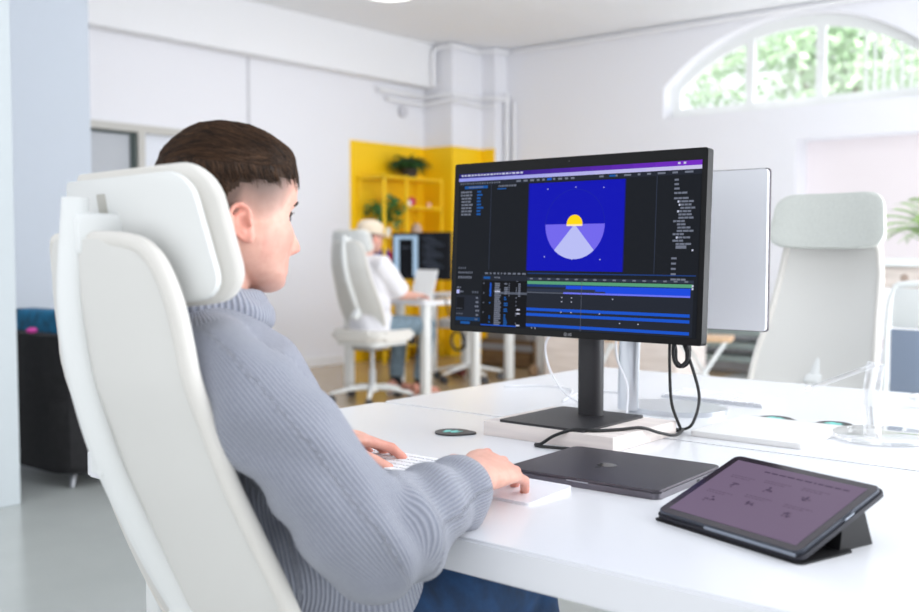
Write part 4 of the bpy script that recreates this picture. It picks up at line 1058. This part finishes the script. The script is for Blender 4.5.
def hair_mat(c1, c2):
    m = bpy.data.materials.new('brown hair'); m.use_nodes = True; nt = m.node_tree; b = nt.nodes['Principled BSDF']
    b.inputs['Roughness'].default_value = .6; b.inputs['Specular IOR Level'].default_value = .2
    a = nt.nodes.new('ShaderNodeAttribute'); a.attribute_name = 'tone'
    r = nt.nodes.new('ShaderNodeValToRGB'); r.color_ramp.elements[0].color = lin(c1); r.color_ramp.elements[1].color = lin(c2)
    nt.links.new(a.outputs['Fac'], r.inputs['Fac']); nt.links.new(r.outputs['Color'], b.inputs['Base Color'])
    return m
def knit_mat(name, c, cd, strength=.55):
    m = bpy.data.materials.new(name); m.use_nodes = True; nt = m.node_tree; b = nt.nodes['Principled BSDF']
    b.inputs['Roughness'].default_value = .95; b.inputs['Sheen Weight'].default_value = .35; b.inputs['Specular IOR Level'].default_value = .15
    a = nt.nodes.new('ShaderNodeAttribute'); a.attribute_name = 'rib'
    al = nt.nodes.new('ShaderNodeAttribute'); al.attribute_name = 'along'
    s = nt.nodes.new('ShaderNodeMath'); s.operation = 'MULTIPLY'; s.inputs[1].default_value = 2*math.pi; nt.links.new(a.outputs['Fac'], s.inputs[0])
    s2 = nt.nodes.new('ShaderNodeMath'); s2.operation = 'SINE'; nt.links.new(s.outputs[0], s2.inputs[0])
    tc = nt.nodes.new('ShaderNodeTexCoord'); n = nt.nodes.new('ShaderNodeTexNoise'); n.inputs['Scale'].default_value = 220; n.inputs['Detail'].default_value = 4
    nt.links.new(tc.outputs['Object'], n.inputs['Vector'])
    add = nt.nodes.new('ShaderNodeMath'); add.operation = 'MULTIPLY_ADD'; nt.links.new(n.outputs['Fac'], add.inputs[0]); add.inputs[1].default_value = 1.6; nt.links.new(s2.outputs[0], add.inputs[2])
    bp = nt.nodes.new('ShaderNodeBump'); bp.inputs['Strength'].default_value = strength; bp.inputs['Distance'].default_value = .0016
    nt.links.new(add.outputs[0], bp.inputs['Height']); nt.links.new(bp.outputs['Normal'], b.inputs['Normal'])
    mr = nt.nodes.new('ShaderNodeMapRange'); mr.inputs[1].default_value = -.6; mr.inputs[2].default_value = 2.2; nt.links.new(add.outputs[0], mr.inputs[0])
    mx = nt.nodes.new('ShaderNodeMix'); mx.data_type = 'RGBA'; nt.links.new(mr.outputs[0], mx.inputs[0]); mx.inputs[6].default_value = lin(cd); mx.inputs[7].default_value = lin(c)
    nt.links.new(mx.outputs[2], b.inputs['Base Color'])
    return m
def segdist(P, A, B):
    A = np.array(A); B = np.array(B); d = B-A; L = np.dot(d, d); t = np.clip(((P-A)@d)/L, 0, 1); q = A+t[:, None]*d
    return np.linalg.norm(P-q, axis=1), t, q
def rib_attr(me, bones, spacing):
    """bones: (A, B, r, refdir, s0); knit rib coordinate around each bone"""
    P = getco(me); best = np.full(len(P), 1e9); rib = np.zeros(len(P)); along = np.zeros(len(P))
    for A_, B_, r, ref, s0 in bones:
        dd, t, q = segdist(P, A_, B_); sc = dd/r
        ax = np.array(B_)-np.array(A_); L = np.linalg.norm(ax); ax /= L
        ref = np.array(ref, float); ref -= ax*np.dot(ref, ax); ref /= np.linalg.norm(ref); o2 = np.cross(ax, ref)
        v = P-q; ang = np.arctan2(v@o2, v@ref)
        m = sc < best; best[m] = sc[m]; rib[m] = (ang*r/spacing)[m]; along[m] = (s0+t*L)[m]
    attr(me, 'rib', rib); attr(me, 'along', along)
def fold(me, amp, freq, centers, seed=0, base=.002):
    P = getco(me); N = getno(me); D = np.zeros(len(P))
    for i, p in enumerate(P):
        v = Vector(p)
        d = base*noise.noise(v*9+Vector((seed, 0, 0)))*2
        for (c, rad, axis, a, fr) in centers:
            q = v-Vector(c); g = math.exp(-(q.length/rad)**2)
            if g > .02:
                s = q.dot(Vector(axis).normalized()); wv = noise.noise(v*7+Vector((seed+3, 1, 2)))*2.2
                d += a*g*math.sin(s*fr+wv*2.0)
        D[i] = d
    P += N*D[:, None]; setco(me, P)

def person(cfg):
    O = Vector(cfg['origin']); root = thing('person', cfg['label'], 'person', cfg['origin'], 0)
    T = cfg['head']       # world matrix of head
    toL = Matrix.Translation(-O)
    vx = cfg['voxel']; J = cfg['J']
    b = BM(); add_head(b, T, 96, 90)
    hp = T.translation
    nb = Vector(J['neck'])
    up_ = T @ Vector((0, -.035, -.02))
    tube(b, [nb+Vector((0, -.02, -.10)), nb+Vector((0, -.01, -.03)), nb, nb.lerp(up_, .5), up_], [(.05, .06), (.055, .058), (.057, .058), (.056, .057), (.05, .055)], 24, up=(0, 1, 0))
    def chain(k, rad): 
        tube(b, [Vector(p) for p in k], rad, 16)
    sp = [Vector(p) for p in J['spine']]
    tube(b, sp, J['spine_r'], 24, up=(0, 1, 0))
    for sd in ('R', 'L'):
        s_, e_, w_ = [Vector(p) for p in J['arm'+sd]]
        neckside = nb+Vector((0, -.02, -.06))
        tube(b, [neckside+Vector((0, 0, -.01)), s_+Vector((0, 0, -.01))], [.035, .035], 16); tube(b, [s_, s_.lerp(e_, .5), e_, e_.lerp(w_, .35), w_], [.040, .040, .036, .036, .024], 16)
        ball(b, s_, .042, 16)
        add_hand(b, basis(w_, J['hand'+sd][0], J['hand'+sd][1]) @ Matrix.Scale(J.get('hs', 1), 4), 1 if sd == 'R' else -1, J['curl'+sd], J.get('spread', 1), J.get('thumb', (.35, .3, .3)))
        h_, k_, a_, t_ = [Vector(p) for p in J['leg'+sd]]
        tube(b, [h_, h_.lerp(k_, .5), k_, k_.lerp(a_, .35), a_], [.078, .066, .052, .050, .034], 16)
        tube(b, [a_+(a_-t_).normalized()*.03+Vector((0, 0, -.03)), a_+Vector((0, 0, -.03)), t_], [.03, .036, .022], 12)
    for v in b.verts: v.co = toL @ v.co
    me = remesh(b, vx, 2, .5)
    P = getco(me); Ti = (toL @ T).inverted(); Tn = np.array(Ti)
    H = P @ Tn[:3, :3].T+Tn[:3, 3]
    x, y, z = H[:, 0], H[:, 1], H[:, 2]; ax = np.abs(x)
    isH = (np.abs(x) < .12) & (np.abs(y) < .16) & (z > -.2) & (z < .15)
    g = lambda v, s: np.exp(-(v/s)**2)
    # vertex tone maps: own colour of skin, stubble and lips
    ear = isH & (ax > .0765) & (y < .004) & (y > -.05) & (np.abs(z+.014) < .036)
    pink = np.where(isH, np.clip((ax-.071)/.006, 0, 1)*np.clip(1.6-((y+.018)/.022)**2-((z+.014)/.033)**2, 0, 1)*.42, 0)+np.where(isH, .45*g(z+.043, .012)*g(ax, .02)*(y > .05)+.35*g(ax-.05, .022)*g(z+.035, .02)*(y > .02), 0)
    for sd in ('R', 'L'):
        wv = np.array(toL @ Vector(J['arm'+sd][2])); fv = np.array(Vector(J['hand'+sd][0]).normalized())
        q = P-wv; al = q@fv; m = (np.linalg.norm(q, axis=1) < .22); pink += np.where(m, np.clip((al-.05)/.12, 0, 1)*.5, 0)
    lip = np.where(isH & (y > .07), g(z+.0695, .007)*g(ax, .021), 0)
    beard = np.where(isH & (y > -.01), np.clip((-.02-.4*(np.clip(y, 0, .1)-.0)-z+.02)/.07, 0, 1)*np.clip((z+.15)/.05, 0, 1)*.28, 0)
    beard = beard*(1-lip)
    hair_lo = np.interp(y, [-.1, -.06, -.03, -.01, .012, .03, .05, .07, .1], [-.06, -.055, -.035, .0, -.006, -.002, .012, .040, .062])
    fade = np.where(isH & (~ear), np.clip((z-hair_lo+.004)/.045, 0, 1)**.6, 0)
    attr(me, 'pink', np.clip(pink, 0, 1)); attr(me, 'lip', np.clip(lip, 0, 1)*.7); attr(me, 'beard', beard); attr(me, 'fade', fade*.9)
    me.polygons.foreach_set('use_smooth', [True]*len(me.polygons)); me.materials.append(SKIN)
    body = bpy.data.objects.new('body', me); C.objects.link(body); body.parent = root
    for s in (-1, 1):
        b = BM(); ball(b, (0, 0, 0), .0118, 20, M=toL @ T @ Matrix.Translation((s*.031, (.0670), .001))); e = obj('eye', b, mat('eye white', (235, 232, 230), .15), root)
        if cfg.get('detail'):
            b = BM(); tube(b, [(0, .0105, 0), (0, .0121, 0)], .0056, 16, M=toL @ T @ Matrix.Translation((s*.031, .0670, -.001))); obj('iris', b, mat('grey blue iris', (70, 84, 92), .15), e)
            b = BM()
            for k in range(9):
                a = R(-50+100*k/8); x_ = math.sin(a)*.0135*s; tube(b, [(x_, .0095, .0045), (x_*1.1, .0145, .003+.001*abs(k-4))], [.0004, .0002], 4, M=toL @ T @ Matrix.Translation((s*.031, (.0670), .001)))
            tube(b, smooth_path([(-.0135, .004, .001), (-.007, .0105, .0058), (0, .0120, .0072), (.007, .0108, .0058), (.0135, .005, .001)], 3), .0022, 6, M=toL @ T @ Matrix.Translation((s*.031, (.0670), .001)))
            obj('eyelashes', b, mat('dark lash', (52, 38, 32), .7), root)
            b = BM(); tube(b, smooth_path([(s*.012, .0925, .018), (s*.025, .0915, .022), (s*.038, .0860, .022), (s*.050, .0765, .016)], 4), [(.0014, .003)]*12+[(.0008, .0014)], 8, M=toL @ T); obj('eyebrow', b, mat('dark lash', (52, 38, 32), .7), root)
    return root, toL

# --- hair of the seated man
def make_hair(T, toL, root, m):
    nseg, nzz = 120, 70
    verts = {}; bm = BM(); rows = []
    def lo(y): return float(np.interp(y, [-.1, -.06, -.03, -.01, .012, .03, .05, .07, .1], [-.025, -.01, .02, .042, .044, .044, .048, .056, .060]))+.0025*math.sin(y*160)+.0015*math.sin(y*430)
    def thick(p):
        k = max(0, min(1, (p.z-lo(p.y))/.055)); k = k*k*(3-2*k)
        top = float(np.interp(p.y, [-.1, -.05, 0, .05, .095], [.002, .007, .009, .009, .011]))
        zt = max(0, min(1, (p.z-.03)/.055))
        return (.0003+.0055*k)+(top-.004)*zt*k
    def surf(a, z):
        p = head_pt(a, z); e = 1e-3
        c = Vector((0, -.005, .02)); nrm = (p-c); nrm.z *= .8 if p.z > .08 else .5; nrm.normalize()
        th = thick(p); q = p+nrm*th
        f = Vector((.9, .5, -.4)).normalized()
        # combed clumps
        if th > .004:
            cl = noise.noise(Vector((q.x*18-q.y*30, q.y*16+q.x*34, q.z*20)))
            cl2 = noise.noise(Vector((q.x*60-q.y*90, q.y*50+q.x*110, q.z*60)))
            q += nrm*(.0032*cl+.0016*cl2)*min(1, (th-.004)/.008)
        # front fringe pushes forward and up
        q.y += .010*max(0, (p.y-.05)/.05)*max(0, min(1, (p.z-.06)/.03)); q.z += .004*max(0, (p.y-.02)/.08)*max(0, (p.z-.06)/.05)
        return p, q
    for i in range(nzz):
        s = i/(nzz-1); z = -.06+(.1112+.06)*math.sin(s*math.pi/2)
        rows.append([surf(2*math.pi*k/nseg, z) for k in range(nseg)])
    grid = [[None]*nseg for _ in range(nzz)]
    for i in range(nzz):
        for k in range(nseg):
            p, q = rows[i][k]
            if p.z > lo(p.y)-.002: grid[i][k] = (bm.verts.new(toL @ T @ q))
    faces = []
    for i in range(nzz-1):
        for k in range(nseg):
            k2 = (k+1) % nseg; vs = (grid[i][k], grid[i][k2], grid[i+1][k2], grid[i+1][k])
            if all(vs): bm.faces.new(vs)
    bm.faces.new(grid[-1])
    # strands
    rn = random.Random(21); ncap = len(bm.verts)
    tones = []
    def surf_at(pt):
        """project a local point radially to the outer hair surface"""
        a = math.atan2(pt.y-0.0, pt.x); return a
    cap = [(i, k) for i in range(nzz) for k in range(nseg) if grid[i][k] is not None and rows[i][k][0].z > lo(rows[i][k][0].y)+.010]
    from mathutils.bvhtree import BVHTree
    vv = [toL @ T @ rows[i][k][1] for i in range(nzz) for k in range(nseg)]
    ff = [(i*nseg+k, i*nseg+(k+1) % nseg, (i+1)*nseg+(k+1) % nseg, (i+1)*nseg+k) for i in range(nzz-1) for k in range(nseg)]
    bvh = BVHTree.FromPolygons(vv, ff)
    TL = toL @ T; R3 = TL.to_3x3()
    for s_ in range(9000):
        i, k = cap[rn.randrange(len(cap))]; p, q = rows[i][k]
        side = max(0, min(1, (.085-p.z)/.04))
        L_ = (.040*(1-side)+.007*side)*rn.uniform(.6, 1.2)
        # flow: forward, leaning to the right, downwards on the sides
        fl = Vector((.55+.3*(q.y < 0), .75, 0)) if side < .5 else Vector((.1*(1 if q.x > 0 else -1), .35, -1))
        fl += Vector((rn.gauss(0, .18), rn.gauss(0, .18), 0)); fl.normalize()
        pos = TL @ (q+Vector((rn.gauss(0, .002), rn.gauss(0, .002), rn.gauss(0, .002)))); d = R3 @ fl; nseg_ = 5; w0 = rn.uniform(.0005, .0010); ps = []; lift = rn.uniform(.0, .0022)
        for j in range(nseg_+1):
            hit = bvh.find_nearest(pos)
            if hit[0] is None: break
            nr = hit[1]
            if nr.dot(hit[0]-TL @ Vector((0, 0, .02))) < 0: nr = -nr
            pp = hit[0]+nr*(.0004+lift*math.sin(math.pi*.5*j/nseg_)); ps.append((pp, nr))
            dt = (d-nr*d.dot(nr)); 
            if dt.length < 1e-5: break
            dt.normalize(); pos = pp+dt*L_/nseg_; last = dt
        if len(ps) < 4: continue
        prev = None; 
        for j, (pp, nr) in enumerate(ps):
            t_ = j/(len(ps)-1); sdv = last.cross(nr)*w0*(1-t_*.85); c = (bm.verts.new(pp-sdv), bm.verts.new(pp+nr*w0*.6), bm.verts.new(pp+sdv))
            if prev: bm.faces.new((prev[0], prev[1], c[1], c[0])); bm.faces.new((prev[1], prev[2], c[2], c[1]))
            prev = c
        tones.append((len(ps)*3, rn.random()))
    me = bpy.data.meshes.new('hair'); bm.to_mesh(me); bm.free()
    P = getco(me); tn = np.empty(len(P))
    for i in range(ncap): tn[i] = .35+.5*noise.noise(Vector(P[i])*60)
    idx = ncap
    for n_, t_ in tones: tn[idx:idx+n_] = t_; idx += n_
    attr(me, 'tone', np.clip(tn, 0, 1)); me.materials.append(m)
    me.polygons.foreach_set('use_smooth', [True]*len(me.polygons))
    o = bpy.data.objects.new('hair', me); C.objects.link(o); o.parent = root
    return o

# ---- the man in the grey sweater
hx, hy, hz0 = -1.125, .868, 1.159
TH = Matrix.Translation((hx, hy, hz0)) @ Matrix.Rotation(R(-12), 4, 'Z') @ Matrix.Rotation(R(-3), 4, 'X') @ Matrix.Scale(1.0, 4)
Jm = dict(hs=1.1,
    neck=(-1.128, .835, 1.04),
    spine=[(-1.12, .97, .52), (-1.12, .97, .58), (-1.12, .92, .70), (-1.13, .875, .82), (-1.13, .835, .93), (-1.13, .83, 1.0), (-1.13, .835, 1.045)],
    spine_r=[(.09, .12), (.10, .14), (.09, .13), (.09, .14), (.08, .13), (.045, .09), (.045, .055)],
    armR=[(-.972, .765, .955), (-.850, .862, .755), (-.905, 1.142, .786)],
    armL=[(-1.262, .80, .955), (-1.335, .965, .785), (-1.315, 1.200, .785)],
    handR=((-.28, .93, -.02), (.42, .12, 1)), handL=((.36, .93, -.12), (.0, .1, 1)),
    curlR=[(.18, .46, .3), (.22, .50, .3), (.26, .52, .3), (.30, .52, .3)], curlL=[(.2, .45, .3), (.25, .55, .35), (.3, .6, .35), (.3, .6, .35)],
    legR=[(-1.03, .98, .55), (-1.0, 1.38, .565), (-.99, 1.34, .10), (-.98, 1.49, .03)], legL=[(-1.23, .98, .55), (-1.27, 1.38, .565), (-1.28, 1.36, .10), (-1.29, 1.51, .03)])
man, toL = person(dict(origin=(-1.13, .95, 0), label='man with short brown hair in a grey knitted sweater, seated at the near desk', head=TH, voxel=.0027, J=Jm, detail=True))
make_hair(TH, toL, man, hair_mat((17, 12, 10), (82, 58, 40)))

def limb_garment(vox, parts, smooth=4):
    b = BM()
    for pts, rad, kw in parts: tube(b, pts, rad, 28, **kw)
    return b
# sweater
b = BM()
V = Vector
tube(b, [V((-1.12, 1.03, .52)), V((-1.12, 1.022, .58)), V((-1.12, .990, .65)), V((-1.12, .920, .74)), V((-1.125, .868, .84)), V((-1.13, .825, .93)), V((-1.13, .815, .985)), V((-1.13, .815, 1.02)), V((-1.13, .825, 1.045))],
     [(.145, .175), (.170, .180), (.160, .175), (.142, .172), (.128, .172), (.118, .178), (.10, .16), (.09, .11), (.065, .07)], 40, up=(0, 1, 0))
sR, eR, wR = [V(p) for p in Jm['armR']]; sL, eL, wL = [V(p) for p in Jm['armL']]
for s_, e_, w_, sg in ((sR, eR, wR, 1), (sL, eL, wL, -1)):
    tube(b, [V((-1.13, .805, .99)), s_+V((-sg*.06, 0, .022)), s_, s_.lerp(e_, .25)+V((sg*.008, 0, 0)), s_.lerp(e_, .55)+V((sg*.01, 0, -.004)), s_.lerp(e_, .85)+V((sg*.006, .0, -.008)), e_+V((sg*.004, .005, -.010))],
         [.060, .060, .062, .066, .070, .070, .064], 32)
    ball(b, e_+V((0, .01, -.004)), (.068, .072, .066), 24)
    f = (w_-e_); cuff = e_+f*.78
    tube(b, [e_, e_.lerp(w_, .2)+V((0, 0, -.002)), e_.lerp(w_, .4)+V((0, 0, .002)), e_.lerp(w_, .58)+V((0, 0, .004)), e_.lerp(w_, .70)+V((0, 0, .003)), cuff],
         [.068, .070, .064, .054, .043, .042], 32)
    # rolled, bulging cuff
    fd = f.normalized()
    tube(b, [e_.lerp(w_, .62), e_.lerp(w_, .66), e_.lerp(w_, .74), e_.lerp(w_, .82), e_.lerp(w_, .86)], [.038, .052, .057, .052, .038], 32)
for v in b.verts: v.co = toL @ v.co
me = remesh(b, .0055, 8, .6)
L_ = lambda p: tuple(toL @ V(p))
fold(me, 0, 0, [
    (L_(eR+V((.02, .05, .03))), .09, (.1, .95, .2), .009, 62), (L_(eR.lerp(wR, .6)), .10, (-.1, 1, .5), .0045, 70),
    (L_(sR+V((-.02, .03, -.10))), .11, (.3, .5, -.9), .007, 70), (L_(sR), .10, (.7, .2, -.6), .004, 60), (L_((-1.0, .82, .78)), .16, (.2, .5, 1), .008, 60),
    (L_((-1.0, .86, .60)), .12, (.1, .3, 1), .008, 80), (L_(eL), .10, (0, 1, .3), .007, 90), (L_((-1.13, .72, .98)), .14, (0, .2, 1), .005, 80)], 2, base=.004)
rib_attr(me, [(L_((-1.13, .93, .5)), L_((-1.13, .83, .98)), .165, (-1, .2, 0), 0), (L_(sR), L_(eR), .08, (-1, .3, 0), 0), (L_(eR), L_(wR), .068, (-1, .3, -.1), .3),
              (L_(sL), L_(eL), .08, (-1, -.3, 0), 0), (L_(eL), L_(wL), .068, (-1, .3, 0), .3)], .0062)
me.polygons.foreach_set('use_smooth', [True]*len(me.polygons))
KN = knit_mat('grey knit', (160, 163, 175), (128, 132, 146)); me.materials.append(KN)
sw = bpy.data.objects.new('sweater', me); C.objects.link(sw); sw.parent = man
sb = sw
# folded roll collar
b = BM()
for rr_, zz, tk in ((.076, 1.030, .017), (.068, 1.047, .014)):
    pts = []
    for k in range(36):
        a = 2*math.pi*k/36; pts.append(V((-1.128+rr_*math.cos(a)*(1.02), .832+rr_*1.05*math.sin(a), zz-.012*math.sin(a)+.002*math.sin(3*a))))
    pts.append(pts[0]); tube(b, pts, [(tk*1.2, tk)]*len(pts), 12, up=(0, 0, 1), caps=False)
for v in b.verts: v.co = toL @ v.co
bmesh.ops.remove_doubles(b, verts=b.verts[:], dist=1e-5)
me = remesh(b, .004, 4, .6)
fold(me, 0, 0, [(L_((-1.07, .80, 1.05)), .08, (.5, .5, 1), .003, 160)], 5, base=.0025)
P = getco(me); c0 = np.array(L_((-1.128, .842, 1.05))); attr(me, 'rib', np.arctan2(P[:, 1]-c0[1], P[:, 0]-c0[0])*.09/.0078); me.polygons.foreach_set('use_smooth', [True]*len(me.polygons)); me.materials.append(KN)
cl_ = bpy.data.objects.new('collar', me); C.objects.link(cl_); cl_.parent = sw
# jeans and shoes
def trousers(J, toL, root, m, vox, k=1.0, name='jeans'):
    b = BM(); hips = [V(J['legR'][0]), V(J['legL'][0])]; mid = (hips[0]+hips[1])/2
    tube(b, [mid+V((0, .0, -.06)), mid+V((0, -.01, .0)), mid+V((0, -.015, .07))], [(.12, .17), (.125, .18), (.115, .165)], 28, up=(0, 1, 0))
    for sd in ('R', 'L'):
        h_, k_, a_, t_ = [V(p) for p in J['leg'+sd]]
        tube(b, [h_, h_.lerp(k_, .5), h_.lerp(k_, .9), k_, k_.lerp(a_, .12), k_.lerp(a_, .5), a_+V((0, 0, .03))], [.09*k, .082*k, .07*k, .066*k, .068*k, .062*k, .055*k], 24)
        ball(b, k_, .068*k, 16)
    for v in b.verts: v.co = toL @ v.co
    me = remesh(b, vox, 3, .5)
    kk = [(tuple(toL @ V(J['leg'+sd][0])), .12, (1, .5, 0), .005*k, 60) for sd in 'RL']+[(tuple(toL @ V(J['leg'+sd][1])), .1, (0, .7, 1), .006*k, 70) for sd in 'RL']
    fold(me, 0, 0, kk, 1, .003)
    me.polygons.foreach_set('use_smooth', [True]*len(me.polygons)); me.materials.append(m)
    o = bpy.data.objects.new(name, me); C.objects.link(o); o.parent = root
def shoes(J, toL, root, m):
    for sd in ('R', 'L'):
        a_, t_ = V(J['leg'+sd][2]), V(J['leg'+sd][3]); d = (t_-a_); d.z = 0; d.normalize(); M = basis(V((a_.x, a_.y, 0))+d*.03, d, (0, 0, 1))
        o = obj('shoe', shoe_bm(M=toL @ M @ Matrix.Scale(1.12, 4)), m, root)
        b = BM(); prism(b, [(-.035, -.11), (.035, -.11), (.042, 0), (.05, .09), (.03, .16), (-.03, .16), (-.045, .09), (-.038, 0)], lambda p: toL @ M @ V((p[0], p[1], .001)), lambda p: toL @ M @ V((p[0]*.96, p[1], .024))); obj('sole', b, SOLE, o)
trousers(Jm, toL, man, mat('blue denim', (14, 50, 86), .85, bump=.5, bscale=500, var=.22, vscale=25), .008)
shoes(Jm, toL, man, mat('dark shoe leather', (46, 44, 48), .5))

# ---- the person in the cap in the background
oX, oY = -5.27, 5.38
TB = Matrix.Translation((oX, oY-.015, 1.205)) @ Matrix.Rotation(R(-6), 4, 'Z') @ Matrix.Rotation(R(-6), 4, 'X')
def q_(x, y, z): return (oX+x, oY+y, z)
Jb = dict(neck=q_(0, -.06, 1.09),
    spine=[q_(0, 0, .52), q_(0, -.01, .60), q_(0, -.03, .74), q_(0, -.06, .87), q_(0, -.075, .98), q_(0, -.075, 1.045), q_(0, -.065, 1.09)],
    spine_r=[(.09, .12), (.10, .14), (.09, .13), (.095, .14), (.09, .15), (.07, .12), (.05, .06)],
    armR=[q_(.165, -.07, 1.01), q_(.20, .10, .79), q_(.12, .36, .775)], armL=[q_(-.165, -.07, 1.01), q_(-.24, .10, .79), q_(-.16, .37, .775)],
    handR=((-.2, .95, -.05), (0, .1, 1)), handL=((.2, .95, -.05), (0, .1, 1)), curlR=(.2, .5, .3), curlL=(.2, .5, .3),
    legR=[q_(.10, .02, .555), q_(.13, .47, .54), q_(.12, .40, .10), q_(.13, .54, .03)], legL=[q_(-.10, .02, .555), q_(-.15, .47, .54), q_(-.15, .42, .10), q_(-.16, .56, .03)])
pb, tb_ = person(dict(origin=(oX, oY, 0), label='person in a beige cap, white t-shirt and grey-blue jeans at the background desk', head=TB, voxel=.006, J=Jb))
trousers(Jb, tb_, pb, mat('faded grey blue denim', (112, 130, 142), .9, bump=.4, bscale=300, var=.12), .012)
shoes(Jb, tb_, pb, mat('patterned trainer', (190, 120, 104), .6, var=.5, vscale=50))
b = BM()
tube(b, [V(q_(0, .0, .52)), V(q_(0, -.01, .60)), V(q_(0, -.03, .74)), V(q_(0, -.055, .88)), V(q_(0, -.075, .98)), V(q_(0, -.075, 1.04)), V(q_(0, -.065, 1.075))], [(.13, .18), (.135, .18), (.125, .175), (.125, .18), (.12, .18), (.09, .14), (.06, .065)], 32, up=(0, 1, 0))
for sd in ('R', 'L'):
    s_, e_, w_ = [V(p) for p in Jb['arm'+sd]]
    tube(b, [V(q_(0, -.075, 1.03)), s_, s_.lerp(e_, .5), s_.lerp(e_, .95)], [.06, .078, .076, .078], 24)
for v in b.verts: v.co = tb_ @ v.co
me = remesh(b, .009, 4, .5); fold(me, 0, 0, [(tuple(tb_ @ V(q_(.1, 0, .7))), .2, (.3, .5, 1), .008, 50)], 4, .004)
me.polygons.foreach_set('use_smooth', [True]*len(me.polygons)); me.materials.append(mat('white cotton', (232, 230, 234), .9))
o = bpy.data.objects.new('t_shirt', me); C.objects.link(o); o.parent = pb
# cap
b = BM(); MC = tb_ @ TB
lathe(b, [(.083, .03), (.086, .045), (.085, .075), (.078, .10), (.06, .122), (.03, .133), (.004, .136)], n=32, M=MC @ Matrix.Translation((0, -.005, .0)) @ Matrix.Scale(1.27, 4, (0, 1, 0)))
cpo = obj('cap', b, mat('beige cap cotton', (222, 206, 184), .9), pb)
b = BM(); br = [(-.075, .06), (.075, .06), (.078, .10), (.06, .145), (.03, .168), (-.03, .168), (-.06, .145), (-.078, .10)]
prism(b, br, lambda p: MC @ V((p[0], p[1], .046-1.6*p[0]**2-.12*(p[1]-.06))), lambda p: MC @ V((p[0], p[1], .040-1.6*p[0]**2-.12*(p[1]-.06)))); obj('peak', b, MATS['beige cap cotton'], cpo)
for sd in ('R', 'L'):
    a_ = V(Jb['leg'+sd][2]); b = BM(); tube(b, [tb_ @ (a_+V((0, 0, -.04))), tb_ @ (a_+V((0, 0, .06)))], [.046, .044], 16); obj('sock', b, mat('black sock', (30, 30, 34), .9), pb)
